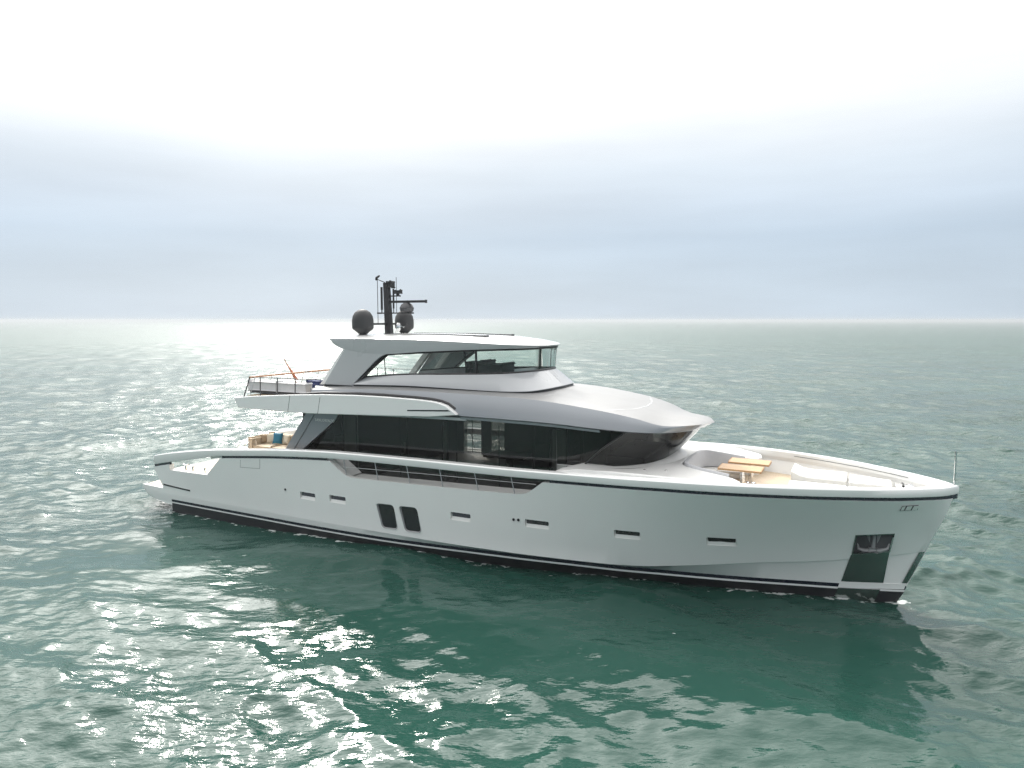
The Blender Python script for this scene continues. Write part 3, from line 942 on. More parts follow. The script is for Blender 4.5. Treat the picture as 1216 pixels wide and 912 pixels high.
for sg in (1, -1):
    m = MB().prism(band, 3.302 * sg, 3.52 * sg)
    fw = m.done('fly_wing', 'hull_white', yacht, smooth=28)
    bv = fw.modifiers.new('edge', 'BEVEL'); bv.width = .025; bv.segments = 2; bv.limit_method = 'ANGLE'; bv.angle_limit = R(40)
    m = MB().prism([(13.79, 5.745), (15.58, 5.845), (15.70, 5.80), (15.60, 5.80), (15.56, 5.79), (13.79, 5.70)], 3.50 * sg, 3.528 * sg)
    m.done('air_slot', 'trim_black', fw, smooth=0)
    for X in (7.72, 9.35):
        MB().prism([(X, 5.31), (X + .02, 5.31), (X + .17, 6.0), (X + .15, 6.0)], 3.51 * sg, 3.523 * sg).done('panel_seam', 'dark_grey', fw, smooth=0)
    # black tube painting in the shade of the gap over the wing
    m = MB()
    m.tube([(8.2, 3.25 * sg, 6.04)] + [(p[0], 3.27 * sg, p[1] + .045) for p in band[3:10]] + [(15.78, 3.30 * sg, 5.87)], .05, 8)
    m.done('wing_gap_shade', 'trim_black', yacht)

# ---- grey coachroof with its visor
LI = [(8.7, 3.30, 5.62), (12.2, 3.33, 5.62), (15.5, 3.36, 5.64), (18, 3.34, 5.63), (19.6, 3.27, 5.60), (21, 3.10, 5.51), (22.2, 2.72, 5.42), (23.05, 2.05, 5.35), (23.75, 1.15, 5.35), (24.10, 0, 5.37)]
SH = [(8.7, 3.12, 6.24), (12.15, 3.13, 6.40), (15.26, 3.10, 6.42), (17.7, 3.04, 6.38), (19.3, 2.94, 6.29), (21.15, 2.70, 6.05), (22.2, 2.38, 5.83), (23.09, 1.93, 5.57), (23.95, 1.15, 5.55), (24.40, 0, 5.53)]
MI = [(8.7, 1.5, 6.36), (12.1, 1.5, 6.45), (15.2, 1.5, 6.47), (17.7, 1.5, 6.46), (19.1, 1.45, 6.40), (20.85, 1.35, 6.17), (22.0, 1.15, 5.93), (22.85, .85, 5.72), (23.62, .5, 5.64), (23.98, 0, 5.63)]
CE = [(8.7, 0, 6.38), (12.1, 0, 6.47), (15.2, 0, 6.49), (17.7, 0, 6.49), (19.0, 0, 6.44), (20.7, 0, 6.22), (21.8, 0, 5.98), (22.7, 0, 5.78), (23.35, 0, 5.69), (23.7, 0, 5.67)]
rl, rs, rm, rc = (catmull(q, 6) for q in (LI, SH, MI, CE))
rows = []
for l_, s_, m_, c_ in zip(rl, rs, rm, rc):
    d = (l_ - Vector((l_.x - .9, 0, l_.z))).normalized()
    lip = Vector((l_.x - .05 * max(0, (l_.x - 21) / 3.4), max(l_.y - .05, 0), l_.z - .035))
    und = Vector((l_.x - .35 * max(0, (l_.x - 20.5) / 3.9), max(l_.y - .42, 0) if l_.x < 23.9 else l_.y * .6, l_.z - .10))
    bul = Vector((0, .035, .02))
    mid1 = l_.lerp(s_, .33) + bul * (1 if l_.y > 1 else .3); mid2 = l_.lerp(s_, .7) + bul * (1 if l_.y > 1 else .3)
    s_in = s_.lerp(m_, .12) + Vector((0, 0, .012))
    q1 = s_.lerp(m_, .5) + Vector((0, 0, .022)); q2 = m_.lerp(c_, .5) + Vector((0, 0, .012))
    rows.append([und, lip, l_, mid1, mid2, s_, s_in, q1, m_, q2, c_])
m = MB(); m.grid([r_[5:] for r_ in rows], mirror=True)
roof_top = m.done('coachroof', 'roof_silver', yacht, smooth=40)
m = MB(); m.grid([r_[:6] for r_ in rows], mirror=True)
# closing wall at the aft end
vs = [(p.x, p.y, p.z) for p in rows[0]]
lo = [(p[0], p[1], 5.6) for p in vs]
m.grid([vs, lo], mirror=True)
m.done('coachroof_side', 'silver_grey', yacht, smooth=24)
# lip under the roof edge
for sg in (1, -1):
    m = MB()
    m.grid([[(l_.x, max(l_.y - .045, 0) * sg, l_.z - .05), (l_.x, max(l_.y - .05, 0) * sg, l_.z - .13), (l_.x, max(l_.y - .3, 0) * sg, l_.z - .13)] for l_ in rl if 15.6 < l_.x < 21.4])
    m.done('roof_lip', 'silver_grey', yacht)
# bright seam across the roof, laid on its surface
from mathutils.bvhtree import BVHTree
tree_ = BVHTree.FromPolygons([v.co[:] for v in roof_top.data.vertices], [p.vertices[:] for p in roof_top.data.polygons])


def roof_z(X, y):
    h_ = tree_.ray_cast(Vector((X, -y, 9)), Vector((0, 0, -1)))[0]
    return h_.z if h_ else 5.6


half = catmull([(21.28, 2.52, 0), (21.62, 1.7, 0), (21.85, .9, 0), (21.93, 0, 0)], 6)
line = list(half) + [Vector((p.x, -p.y, 0)) for p in half[::-1][1:]]
m = MB()
m.grid([[(p.x + dx, p.y, roof_z(p.x + dx, p.y) + .006) for dx in (0, .035)] for p in line])
m.done('roof_seam', 'hull_white', yacht)

# ---- wheelhouse on the fly deck: plinth, coaming, glass, hardtop
CLO = [(10.2, 2.42, 6.47), (12.85, 2.42, 6.54), (14.8, 2.42, 6.53), (16.3, 2.40, 6.51), (17.4, 2.28, 6.50), (18.12, 2.03, 6.52), (18.5, 1.4, 6.56), (18.65, 0, 6.58)]
CHI = [(10.45, 2.22, 6.72), (12.7, 2.20, 6.92), (14.7, 2.18, 7.00), (16.0, 2.13, 7.05), (16.75, 1.98, 7.08), (17.45, 1.62, 7.12), (17.9, .95, 7.16), (17.98, 0, 7.17)]
GHI = [(11.72, 2.22, 7.72), (12.9, 2.22, 7.80), (14.7, 2.20, 7.92), (16.0, 2.13, 7.98), (16.8, 1.98, 8.01), (17.5, 1.62, 8.03), (17.98, .95, 8.05), (18.06, 0, 8.06)]
cl, ch_, gh = (catmull(q, 6) for q in (CLO, CHI, GHI))


def both(f):
    for sg in (1, -1): f(sg)


m = MB()
m.grid([[(a.x, a.y - .05 if a.y > .05 else 0, a.z - .22), (a.x, a.y - .05 if a.y > .05 else 0, a.z + .002), (a.x, max(a.y - .3, 0), a.z + .002)] for a in cl], mirror=True)
m.done('wheelhouse_plinth', 'trim_black', yacht)
m = MB()
rows = []
for a, b in zip(cl, ch_):
    inn = Vector((b.x - (.25 if b.x > 16.8 else 0), max(b.y - .12, 0), b.z)); dn = Vector((inn.x, inn.y, 6.35))
    rows.append([a + Vector((0, 0, -.02)), a, a.lerp(b, .5) + Vector((0, .012, .01)), b, inn, dn])
m.grid(rows, mirror=True)
m.grid([[(p.x, p.y, p.z) for p in rows[0]], [(p.x, p.y, 6.3) for p in rows[0]]], mirror=True)
m.done('wheelhouse_coaming', 'coaming_grey', yacht, smooth=30)
m = MB()
g2_ = [(a + (b - a) * .012, a.lerp(b, .5), b) for a, b in zip(ch_, gh)]
m.grid([[(p.x, max(p.y - .05, 0), p.z) for p in q] for q in g2_], mirror=True)
m.done('wheelhouse_glass', 'clear_glass', yacht, smooth=60)
# black gasket lines at the foot and head of the glass
for ring, dz, rr in ((ch_, .03, .035), (gh, -.02, .04)):
    m = MB()
    pts = [(p.x, max(p.y - .03, 0), p.z + dz) for p in ring]
    m.tube(pts + [(p[0], -p[1], p[2]) for p in pts[::-1][1:]], rr, 6)
    m.done('window_gasket', 'trim_black', yacht)
for sg in (1, -1):
    for a, b, w in ((((15.98, 2.10, 7.05), (15.95, 2.10, 7.98), .045), ((17.90, .60, 7.17), (17.95, .60, 8.04), .04), ((11.75, 2.14, 6.82), (11.7, 2.15, 7.70), .02)) if sg > 0 else (((13.0, 2.12, 6.95), (12.85, 2.13, 7.78), .04),)):
        m = MB(); m.tube([(a[0], a[1] * sg, a[2]), (b[0], b[1] * sg, b[2])], w, 6)
        m.done('glass_mullion', 'trim_black', yacht)
    fx = 0.0 if sg > 0 else 1.42
    m = MB().prism([(q[0] + fx, q[1]) for q in [(9.95, 8.0), (8.72, 6.40), (10.25, 6.40), (10.36, 6.52), (11.42, 7.42), (11.72, 7.63), (12.1, 7.78), (11.8, 8.0)]], 2.20 * sg, 2.42 * sg)
    ar = m.done('roof_arch', 'coaming_grey', yacht, smooth=20)
    bv = ar.modifiers.new('edge', 'BEVEL'); bv.width = .02; bv.segments = 2; bv.limit_method = 'ANGLE'
    m = MB().prism([(q[0] + fx, q[1]) for q in [(10.20, 6.44), (10.62, 6.66), (10.78, 6.74), (11.82, 7.66), (12.1, 7.77), (11.70, 7.60), (11.36, 7.36), (10.34, 6.50)]], 2.23 * sg, 2.40 * sg)
    m.done('arch_trim', 'trim_black', yacht, smooth=20)
    MB().box(8.68 + fx, 10.24 + fx, min(2.19 * sg, 2.43 * sg), max(2.19 * sg, 2.43 * sg), 6.34, 6.395).done('arch_foot', 'trim_black', yacht, smooth=0)
    # the paler inner leg of the arch, with its slots
    m = MB().prism([(q[0] + fx, q[1]) for q in [(9.65, 7.92), (8.30, 6.36), (8.62, 6.36), (9.95, 7.92)]], (1.72 if sg > 0 else 1.98) * sg, 2.19 * sg)
    m.done('arch_inner_leg', 'hull_white', yacht, smooth=20)

HB = [(9.10, 2.36, 8.27), (9.35, 2.40, 8.08), (10.1, 2.42, 7.86), (11.8, 2.42, 7.74), (13.7, 2.42, 7.87), (15.9, 2.34, 7.99), (17.0, 2.05, 8.03), (17.75, 1.40, 8.06), (18.1, .7, 8.08), (18.16, 0, 8.08)]
HE = [(9.04, 2.36, 8.31), (9.35, 2.42, 8.33), (10.1, 2.46, 8.34), (11.8, 2.47, 8.34), (13.7, 2.46, 8.33), (15.9, 2.38, 8.26), (17.05, 2.09, 8.20), (17.82, 1.43, 8.16), (18.18, .7, 8.14), (18.24, 0, 8.14)]
HK = [(9.12, 1.3, 8.45), (9.4, 1.3, 8.47), (10.1, 1.3, 8.49), (11.8, 1.3, 8.50), (13.7, 1.3, 8.50), (15.8, 1.2, 8.45), (16.7, 1.0, 8.39), (17.4, .7, 8.30), (17.85, .35, 8.22), (17.98, 0, 8.19)]
HC = [(9.14, 0, 8.49), (9.4, 0, 8.51), (10.1, 0, 8.52), (11.8, 0, 8.53), (13.7, 0, 8.53), (15.6, 0, 8.48), (16.5, 0, 8.41), (17.1, 0, 8.34), (17.6, 0, 8.26), (17.75, 0, 8.23)]
hb_, he_, hk_, hc_ = (catmull(q, 5) for q in (HB, HE, HK, HC))
m = MB(); rows = []
for i, (b, e, k, c_) in enumerate(zip(hb_, he_, hk_, hc_)):
    zi = min(b.z + .10, 8.08) if b.x > 10 else b.z + .06
    q0 = Vector((b.x * .995 + .05, max(b.y - .35, 0), zi)); q1 = Vector((b.x * .99 + .1, 0, zi))
    e2 = e.lerp(k, .05) + Vector((0, 0, .02))
    rows.append([q1, q0, b, b.lerp(e, .5) + Vector((0, .012, 0)), e, e2, e.lerp(k, .5) + Vector((0, 0, .035)), k, k.lerp(c_, .5) + Vector((0, 0, .01)), c_])
m.grid(rows, mirror=True, mi=lambda i: 0 if i < 4 else 1)
m.grid([[(p.x, p.y, p.z) for p in rows[0][2:]], [(p.x, p.y, min(p.z, 8.27 - .0 * p.y)) for p in rows[0][2:]]], mirror=True)
ht = m.done('hardtop', ['coaming_grey', 'hull_white'], yacht, smooth=40)


def top_z(X, y):
    """height of the hardtop's upper surface"""
    a = pchip([(p.x, p.z) for p in hc_ if True][::5])(X); b = pchip([(p.x, p.z) for p in hk_][::5])(X)
    return a + (b - a) * min(1, abs(y) / 1.3)


for sg in (1, -1):
    m = MB()
    for i in range(10):
        xa, xb = 10.9 + i * .49, 10.9 + (i + 1) * .49
        za, zb = top_z(xa, 1.1) + .02, top_z(xb, 1.1) + .02
        m.grid([[(xa, 1.08 * sg, za - .03), (xa, 1.08 * sg, za + .012), (xa, 1.13 * sg, za + .012), (xa, 1.13 * sg, za - .03)], [(xb, 1.08 * sg, zb - .03), (xb, 1.08 * sg, zb + .012), (xb, 1.13 * sg, zb + .012), (xb, 1.13 * sg, zb - .03)]], closed=True)
    m.box(15.3, 15.9, min(1.0 * sg, 1.2 * sg), max(1.0 * sg, 1.2 * sg), top_z(15.6, 1.1) - .03, top_z(15.6, 1.1) + .045, .01)
    m.done('sunroof_rail', 'trim_black', ht)
# wheelhouse interior: dash, helm seats
m = MB().slab([(16.5, 1.9), (17.35, 1.5), (17.75, .8), (17.8, 0), (17.75, -.8), (17.35, -1.5), (16.5, -1.9), (16.2, 0)], 6.6, 7.10)
m.done('fly_dash', 'trim_black', yacht)
for y in (1.0, -.2):
    m = MB(); m.box(15.2, 15.9, y - .4, y + .4, 6.75, 6.95, .06)
    m.box(15.15, 16.5, y + .3, y + .42, 6.9, 7.22, .04)
    m.box(15.1, 15.3, y - .4, y + .4, 6.9, 7.42, .06); m.tube([(15.6, y, 6.45), (15.6, y, 6.8)], .08, 10)
    m.done('helm_seat', 'dark_grey', yacht)
m = MB(); m.box(15.5, 16.75, .55, 1.45, 6.9, 7.40, .08)
m.done('helm_console', 'dark_grey', yacht)

# ---- mast, radar, domes
m = MB()
m.prism([(10.18, 8.5), (10.50, 8.5), (10.36, 10.72), (10.12, 10.72)], -.10, .10)
mast = m.done('mast', 'mast_grey', yacht, smooth=20)
m = MB()
for z, x0, x1, hy in ((9.40, 9.82, 11.55, .16), (8.93, 9.45, 11.3, .05), (10.14, 10.2, 10.95, .05)):
    m.box(x0, x1, -hy, hy, z - .025, z + .025, .008)
m.box(10.1, 10.3, -1.2, 1.2, 8.9, 8.96, .01)
m.done('spreader', 'mast_grey', mast)
m = MB().box(10.36, 12.30, -.07, .07, 9.84, 9.94, .02)
m.done('radar_scanner', 'mast_grey', mast)
m = MB().lathe((11.3, 0, 9.42), [(.18, 0), (.28, .06), (.31, .2), (.24, .34), (.12, .42)], 20)
m.done('radar_gearbox', 'dark_grey', mast)
m = MB()
m.tube([(9.96, 0, 9.55), (9.96, 0, 10.54)], .05, 8); m.tube([(9.96, 0, 9.40), (9.96, 0, 9.56)], .025, 8)
m.tube([(10.60, 0, 9.60), (10.60, 0, 10.45)], .04, 8); m.tube([(10.60, 0, 9.4), (10.60, 0, 9.62)], .02, 8)
m.tube([(9.74, 0, 8.93), (9.74, 0, 10.85)], .014, 6); m.tube([(10.76, 0, 9.42), (10.76, 0, 10.95)], .012, 6)
m.done('whip_antenna', 'mast_grey', mast)
m = MB(); m.tube([(9.68, 0, 10.84), (9.70, 0, 10.95), (9.86, 0, 11.04)], [.05, .06, .04], 8); m.tube([(9.75, 0, 10.88), (10.15, 0, 10.74)], .02, 6)
m.done('wind_sensor', 'mast_grey', mast)
m = MB(); m.box(10.32, 10.58, -.09, .09, 10.52, 10.74, .05); m.tube([(10.44, 0, 10.66), (10.44, 0, 10.82)], .05, 8)
m.done('camera_head', 'mast_grey', mast)
m = MB(); m.tube([(10.84, 0, 10.15), (10.84, 0, 10.26)], .07, 8); m.box(10.68, 11.0, -.08, .08, 10.26, 10.38, .03); m.tube([(10.95, 0, 10.38), (11.0, 0, 10.42)], .03, 6)
m.done('searchlight', 'mast_grey', mast)
for X, y, z, r_ in ((10.03, 1.4, 8.48, .45), (10.14, -1.4, 8.48, .43)):
    m = MB(); m.lathe((X, y, z), [(.20, .04), (.24, .09), (r_ * .95, .24), (r_, .30), (r_, .60), (r_ * .93, .78), (r_ * .72, .94), (r_ * .4, 1.04), (.05, 1.075)], 28)
    d = m.done('satellite_dome', 'dome_grey', yacht)
    MB().lathe((X, y, z - .07), [(.24, 0), (.22, .06), (.16, .09), (.16, .16)], 20).done('dome_foot', 'mast_grey', d)
m = MB(); m.lathe((11.1, .35, 8.62), [(.05, 0), (.09, .08), (.09, .3), (.05, .36)], 12); m.tube([(10.9, .3, 8.5), (11.1, .35, 8.9), (11.35, .3, 8.8)], .025, 6)
m.done('horn', 'chrome', mast)

# ---- fly deck aft rail
for sg in (1, -1):
    r_ = MB()
    for X in (6.0, 7.0, 8.0):
        r_.tube([(X, 3.36 * sg, 5.85), (X + .02, 3.34 * sg, 6.66)], .022, 8)
    r_.tube([(5.98, 3.34 * sg, 6.66), (9.4, 3.34 * sg, 6.68)], .014, 8)
    r_.done('fly_rail', 'dark_grey', yacht)
    MB().tube([(4.95, 3.3 * sg, 5.78), (5.28, 3.24 * sg, 6.62)], .028, 8).done('rail_post', 'dark_grey', yacht)
    MB().tube([(5.2, 3.2 * sg, 5.8), (5.45, 3.1 * sg, 6.60)], .014, 8).done('rail_post', 'satin_steel', yacht)
for y in (-2, -1, 0, 1, 2):
    MB().tube([(5.0, y, 5.8), (5.28, y, 6.62)], .014, 8).done('rail_post', 'satin_steel', yacht)
MB().tube([(5.28, 3.26, 6.62), (5.28, 1.5, 6.63), (5.28, -1.5, 6.63), (5.28, -3.26, 6.62)], .04, 10).done('handrail', 'teak_rail', yacht)

# ---- stern boarding rails beside the aft sofa
for y in (2.35, 1.95):
    m = MB(); m.tube(catmull([(3.2, y, 2.87), (3.35, y, 3.25), (3.6, y, 3.5), (4.1, y, 3.58)], 4), .016, 8); m.tube([(4.1, y, 2.87), (4.1, y, 3.58)], .014, 8)
    m.done('boarding_rail', 'chrome', yacht)

# ---- foredeck: coaming, settee, sunbed base, bow fittings
inner = [(19.75, 2.80), (20.6, 2.68), (21.3, 2.44), (22.2, 1.94), (22.8, 1.15), (23.05, 0.5), (23.08, 0)]
m = MB()
outer = [(19.75, 3.52), (20.6, 3.52), (21.8, 3.50), (22.8, 3.46), (23.9, 3.38), (24.8, 3.22), (25.5, 3.05)]
cock = [(23.50, 0), (23.52, .6), (23.56, 1.1), (23.72, 1.45), (24.1, 1.66), (24.8, 1.74), (25.35, 1.80)]
tip = [(25.62, 2.05), (25.72, 2.5), (25.64, 2.9)]


def cz(X, y): return 4.20 - .22 * max(0, (X - 23.6) / 2.0) ** 1.3 if X > 23.6 else 4.20 - .22 * max(0, (20.6 - X) / .9)


for sg in (1, -1):
    poly = outer + tip[::-1] + cock[::-1] + inner[::-1]
    m.slab([(p[0], p[1] * sg) for p in poly], 3.3, lambda X, y: cz(X, y))
fc = m.done('foredeck_coaming', 'deck_white', yacht, smooth=20)
bv = fc.modifiers.new('edge', 'BEVEL'); bv.width = .05; bv.segments = 3; bv.limit_method = 'ANGLE'; bv.angle_limit = R(50)


def offset_path(path, d):
    o = []
    for i, p in enumerate(path):
        a = Vector(path[max(i - 1, 0)]); b = Vector(path[min(i + 1, len(path) - 1)])
        t_ = (b - a).normalized(); n_ = Vector((t_.y, -t_.x))
        o.append((p[0] + n_.x * d, p[1] + n_.y * d))
    return o


path = [(p.x, p.y) for p in catmull([(*p, 0) for p in cock[:-1]] + [(25.2, 1.78, 0)], 4)]
full_path = [(p[0], -p[1]) for p in path[::-1]][:-1] + path
b0 = offset_path(full_path, .03); b1 = offset_path(full_path, .20); s1 = offset_path(full_path, .80)
rows = []
for i, (a, b) in enumerate(zip(b0, b1)):
    zt = 4.27 - .16 * max(0, (a[0] - 23.8) / 1.4)
    rows.append([(a[0], a[1], 3.6), (a[0], a[1], zt - .03), (a[0] * .8 + b[0] * .2, a[1] * .8 + b[1] * .2, zt), (a[0] * .25 + b[0] * .75, a[1] * .25 + b[1] * .75, zt - .015), (b[0], b[1], zt - .09), (b[0] + (b[0] - a[0]) * .25, b[1] + (b[1] - a[1]) * .25, 3.66)])
m = MB(); vr = m.grid(rows, closed=True)
m.done('settee_backrest', 'grey_fabric', yacht, smooth=50)
rows = []
for a, b in zip(b0, s1):
    rows.append([(a[0], a[1], 3.37), (a[0], a[1], 3.62), (a[0] * .1 + b[0] * .9, a[1] * .1 + b[1] * .9, 3.66), (b[0], b[1], 3.62), (b[0], b[1], 3.55), (b[0] * .96 + a[0] * .04, b[1] * .96 + a[1] * .04, 3.53), (b[0] * .94 + a[0] * .06, b[1] * .94 + a[1] * .06, 3.37)])
m = MB(); m.grid(rows, closed=True)
m.done('settee_seat', 'light_fabric', yacht, smooth=50)
# sunbed plinth and raised bow deck
m = MB()
m.slab([(26.95, 1.72), (28.6, 1.62), (29.9, 1.15), (29.95, 0), (29.95, -1.15), (29.9, -1.15), (28.6, -1.62), (26.95, -1.72)], 3.3, 3.66)
sb = m.done('sunbed_plinth', 'deck_white', yacht, smooth=20)
bow = [(30.05, 1.3), (30.45, .98), (30.9, .6), (31.2, .28), (31.28, 0)]
m = MB().slab(bow + [(p[0], -p[1]) for p in bow[::-1][1:]], 3.4, 3.72)
m.done('bow_deck', 'deck_white', yacht, smooth=20)
for y in (.42, -.42):
    m = MB()
    m.tube([(30.25, y - .1, 3.72), (30.25, y - .1, 3.84)], .03, 8); m.tube([(30.25, y + .1, 3.72), (30.25, y + .1, 3.84)], .03, 8)
    m.tube([(30.22, y - .22, 3.86), (30.25, y, 3.85), (30.22, y + .22, 3.86)], .03, 8)
    m.done('bow_cleat', 'trim_black', yacht)
m = MB().lathe((30.42, 0, 3.72), [(.14, 0), (.14, .05), (.09, .1), (.1, .2), (.06, .24)], 16)
m.done('windlass', 'chrome', yacht)
MB().tube([(31.56, 0, 4.05), (31.56, 0, 5.14)], .028, 10).done('jackstaff', 'chrome', yacht)
# locker lids along the inside of the bulwark
for sg in (1, -1):
    m = MB()
    for a, b in zip(np.linspace(26.8, 30.4, 13)[:-1], np.linspace(26.8, 30.4, 13)[1:]):
        for X0, X1 in ((a, b),):
            ya, yb_ = hb_sheer(X0) - .345, hb_sheer(X1) - .345
            m.grid([[(X0, ya * sg, sheer_z(X0) - .12), (X0, (ya - .012) * sg, sheer_z(X0) - .12), (X0, (ya - .012) * sg, sheer_z(X0) - .135), (X0, ya * sg, sheer_z(X0) - .135)],
                    [(X1, yb_ * sg, sheer_z(X1) - .12), (X1, (yb_ - .012) * sg, sheer_z(X1) - .12), (X1, (yb_ - .012) * sg, sheer_z(X1) - .135), (X1, yb_ * sg, sheer_z(X1) - .135)]], closed=True)
    m.done('bulwark_seam', 'dark_grey', yacht, smooth=0)
for sg in (1, -1):
    for X, y in ((22.7, 2.75), (23.35, 2.55)):
        MB().lathe((X, y * sg, 4.2), [(.05, 0), (.05, .015), (.02, .03)], 12).done('deck_filler', 'chrome', yacht)

# lettering on the grey quarter panel
fc_ = bpy.data.curves.new('lettering', 'FONT'); fc_.body = 'SANLORENZO'; fc_.size = .17; fc_.extrude = .004; fc_.space_character = 1.25
ft = bpy.data.objects.new('lettering', fc_); C.objects.link(ft)
dg = bpy.context.evaluated_depsgraph_get(); dg.update()
me = bpy.data.meshes.new_from_object(ft.evaluated_get(dg)); bpy.data.objects.remove(ft)
me.materials.clear(); me.materials.append(MAT['hull_white'])
lt = bpy.data.objects.new('lettering', me); C.objects.link(lt); lt.parent = yacht
xsz = max(v.co.x for v in me.vertices)
lt.matrix_local = Matrix.Translation((8.68, -2.956, 4.905)) @ Matrix.Rotation(R(90), 4, 'X') @ Matrix.Diagonal((1.04 / xsz, 1, 1, 1))

# ------------------------------------------------------------------ loose things aboard
# twin teak tables on the foredeck
for (x0, x1, y0, y1), lab in (((24.72, 26.10, .18, 1.02), 'teak table on a polished pedestal, nearer the starboard side, foredeck settee'),
                              ((24.85, 26.20, -1.02, -.22), 'teak table on a polished pedestal, behind its twin, nearer the far bulwark')):
    cx, cy = (x0 + x1) / 2, (y0 + y1) / 2
    base = (cx, cy, 3.37)
    t = thing('deck_table', lab, 'table', base, 'twin tables on the foredeck')
    m = MB(); m.box(x0, x1, y0, y1, 4.075, 4.135, .015)
    m.done('tabletop', 'teak', t, org=base)
    lx = cx + .05
    m = MB(); m.lathe((lx, cy, 3.37), [(.17, 0), (.17, .02), (.09, .04), (.085, .5), (.07, .51), (.07, .69), (.2, .70), (.2, .704)], 20)
    m.done('pedestal', 'chrome', t, org=base)


def pad(name, mt, base, x0, x1, y0, y1, z0, z1, bev, label, cat, group=None, head=0.0, taper=0.0):
    o = None
    m = MB(); t_ = bmesh.new(); bmesh.ops.create_cube(t_, size=1)
    bmesh.ops.subdivide_edges(t_, edges=t_.edges[:], cuts=5, use_grid_fill=True)
    for q in t_.verts:
        u, v_, w = q.co.x, q.co.y, q.co.z
        X = x0 + (u + .5) * (x1 - x0); y = y0 + (v_ + .5) * (y1 - y0)
        if taper: y = y * (1 - taper * (u + .5)) if abs(y) > .3 else y
        z = z0 + (w + .5) * (z1 - z0)
        if w > .4:
            z += .02 * (1 - (2 * u) ** 2) * (1 - (2 * v_) ** 2)
            if head: z += head * max(0, 1 - (u + .5) / .22)
        q.co = Vector((X, -y, z))
    m.add(t_)
    o = m.done(name, mt, None, smooth=60, org=base)
    b_ = o.modifiers.new('edge', 'BEVEL'); b_.width = bev; b_.segments = 3; b_.limit_method = 'ANGLE'; b_.angle_limit = R(50)
    o.location = world(*base); o.rotation_euler = (0, 0, YAW)
    return tag(o, label, cat, group)


G = 'white sunbed cushions on the bow'
pad('sunbed_cushion', 'light_fabric', (27.8, -.8, 3.66), 26.92, 28.62, -1.62, -.1, 3.662, 3.86, .05, 'white sunbed cushion with raised headrest, far half of the bow, aft of the seam', 'cushion', G, head=.17)
pad('sunbed_cushion', 'light_fabric', (29.2, -.7, 3.66), 28.68, 29.92, -1.5, -.1, 3.662, 3.83, .05, 'white sunbed cushion nearest the bow cleats, far half, forward of the seam', 'cushion', G, taper=.25)
pad('sunbed_cushion', 'light_fabric', (27.8, .8, 3.66), 26.92, 28.62, .1, 1.62, 3.662, 3.76, .03, 'low white sunbed cushion in the near half of the bow, mostly behind the bulwark', 'cushion', G)
pad('sunbed_cushion', 'light_fabric', (29.2, .7, 3.66), 28.68, 29.92, .1, 1.5, 3.662, 3.755, .03, 'white sunbed cushion just inside the near bulwark, closest to the jackstaff', 'cushion', G, taper=.25)

# aft deck sofa and its scatter cushions
base = (5.0, 1.2, 2.86)
sf = thing('deck_sofa', 'cream outdoor sofa on the aft deck beside the grey saloon quarter', 'sofa', base)
m = MB(); m.box(3.95, 6.35, .95, 2.0, 2.87, 3.08, .02); m.done('sofa_base', 'cream_fabric', sf, org=base)
m = MB(); m.box(3.97, 5.1, .97, 1.98, 3.085, 3.32, .06, 3); m.done('seat_cushion', 'cream_fabric', sf, org=base)
m = MB(); m.box(5.13, 6.33, .97, 1.98, 3.085, 3.32, .06, 3); m.done('seat_cushion', 'cream_fabric', sf, org=base)
m = MB(); m.box(3.95, 6.35, .72, .94, 2.9, 3.72, .06, 3); m.done('sofa_back', 'cream_fabric', sf, org=base)
m = MB(); m.box(3.70, 3.94, .72, 2.0, 2.9, 3.62, .06, 3); m.done('sofa_arm', 'cream_fabric', sf, org=base)


def pillow(mt, X, y, z, w, h, rz, lean, label):
    t_ = bmesh.new(); bmesh.ops.create_grid(t_, x_segments=10, y_segments=10, size=.5)
    m = MB(); vs = {}
    for side in (1, -1):
        vr = []
        for i in range(11):
            row = []
            for j in range(11):
                u, v_ = i / 5 - 1, j / 5 - 1
                th = .085 * max(0, (1 - u ** 4)) ** .6 * max(0, (1 - v_ ** 4)) ** .6
                pin = 1 - .06 * (1 - u * u) * 0 - .07 * (abs(u) < 1) * 0
                uu = u * (1 - .07 * (1 - v_ * v_)) * w / 2; vv = v_ * (1 - .07 * (1 - u * u)) * h / 2
                row.append((uu, th * side, vv))
            vr.append(row)
        m.grid(vr)
    t_.free()
    o = m.done('scatter_cushion', mt, None, smooth=80)
    o.location = world(X, y, z); o.rotation_euler = (R(lean), 0, YAW + R(rz))
    return tag(o, label, 'cushion', 'scatter cushions on the aft sofa')


pillow('cushion_brown', 4.02, 1.35, 3.55, .42, .42, 70, -12, 'brown square cushion standing at the aft end of the cream sofa')
pillow('cushion_sand', 4.32, 1.22, 3.56, .46, .46, 35, -14, 'sand coloured cushion between the brown cushion and the teal one')
pillow('cushion_teal', 4.78, 1.28, 3.60, .52, .52, 12, -16, 'teal blue cushion leaning on the cream aft sofa')
pillow('cushion_sand', 5.28, 1.2, 3.57, .46, .46, -8, -14, 'sand coloured cushion leaning just forward of the teal one')
pillow('cushion_brown', 5.66, 1.2, 3.58, .46, .46, -25, -16, 'brown cushion close against the grey saloon quarter')

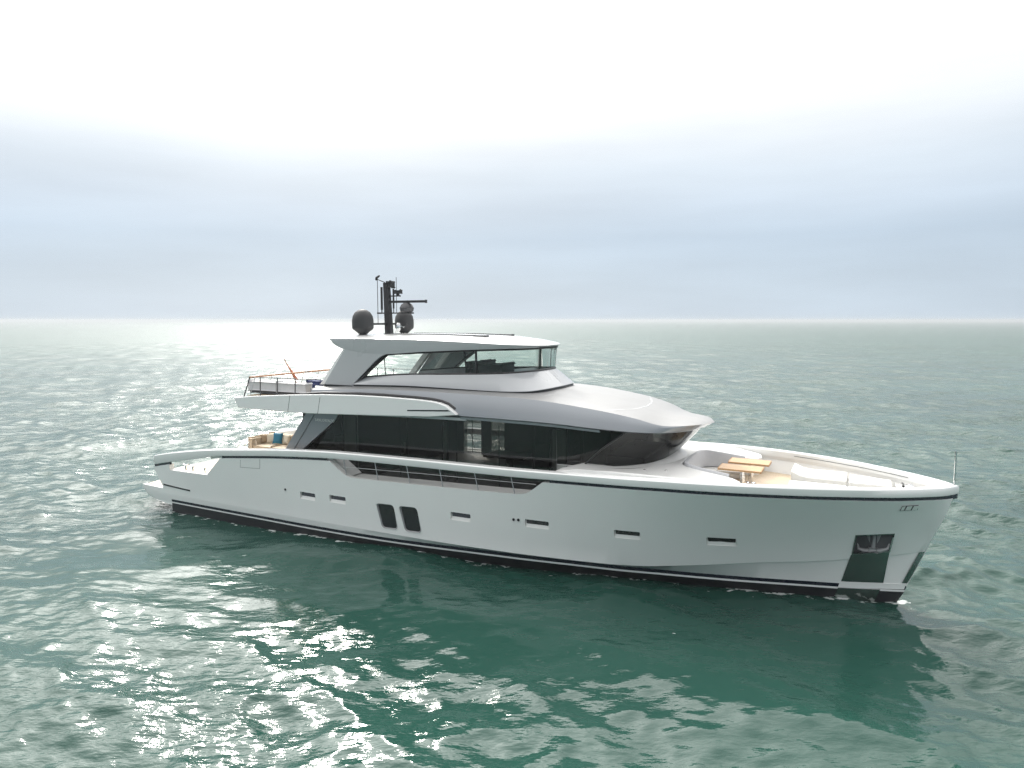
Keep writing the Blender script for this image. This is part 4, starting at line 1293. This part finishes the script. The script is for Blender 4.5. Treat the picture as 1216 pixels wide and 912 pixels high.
# fly deck sofa with navy towels
base = (6.2, 2.0, 5.86)
sf = thing('fly_sofa', 'pale grey sofa behind the rail of the upper aft deck', 'sofa', base)
m = MB(); m.box(4.75, 8.1, 1.2, 2.75, 5.89, 6.02, .02); m.done('sofa_base', 'dark_grey', sf, org=base)
for x0, x1 in ((4.72, 6.38), (6.42, 8.1)):
    m = MB(); m.box(x0, x1, 1.25, 2.5, 6.02, 6.17, .05, 3); m.done('seat_cushion', 'grey_fabric', sf, org=base)
    m = MB(); m.box(x0, x1, 2.52, 2.78, 6.02, 6.40, .06, 3); m.done('back_cushion', 'grey_fabric', sf, org=base)
for x0, x1, y0, y1, z0, z1, lab in ((6.55, 7.35, .55, 1.15, 6.18, 6.36, 'navy blue rolled towel lying at the back of the upper deck sofa'),
                                    (6.9, 7.7, 1.9, 2.3, 6.185, 6.29, 'folded navy cloth lying on the upper deck sofa seat')):
    base = ((x0 + x1) / 2, (y0 + y1) / 2, z0)
    m = MB(); m.box(x0, x1, y0, y1, z0, z1, .045, 3)
    for k in range(3): m.box(x0 + .03, x1 - .03, y0 - .012, y0 + .05, z0 + .02 + k * (z1 - z0) / 3.2, z0 + .035 + k * (z1 - z0) / 3.2 + .02, .008)
    o = m.done('folded_towel', 'navy_cloth', None, org=base); o.location = world(*base); o.rotation_euler = (0, 0, YAW)
    tag(o, lab, 'towel', 'navy towels on the upper deck')

# ensign on its raked staff
base = (5.2, .5, 6.1)
fl = thing('ensign', 'red orange flag hanging from a raked staff at the upper aft rail', 'flag', base)
MB().tube([(5.32, .5, 6.1), (4.55, .5, 7.26)], .022, 8).done('flagstaff', 'teak_rail', fl, org=base)
m = MB(); rows = []
for i in range(15):
    t_ = i / 14; row = []
    for j in range(9):
        s_ = j / 8
        X = 4.64 + s_ * .44 + t_ * (.16 + .16 * s_) ; z = 7.10 - s_ * .66 - t_ * .14 - t_ * s_ * .06
        y = .5 + .06 * math.sin(t_ * 9 + s_ * 3) * t_
        row.append((X, y, z))
    rows.append(row)
m.grid(rows)
o = m.done('flag_cloth', 'flag_orange', fl, org=base, smooth=80)
sd = o.modifiers.new('thick', 'SOLIDIFY'); sd.thickness = .006
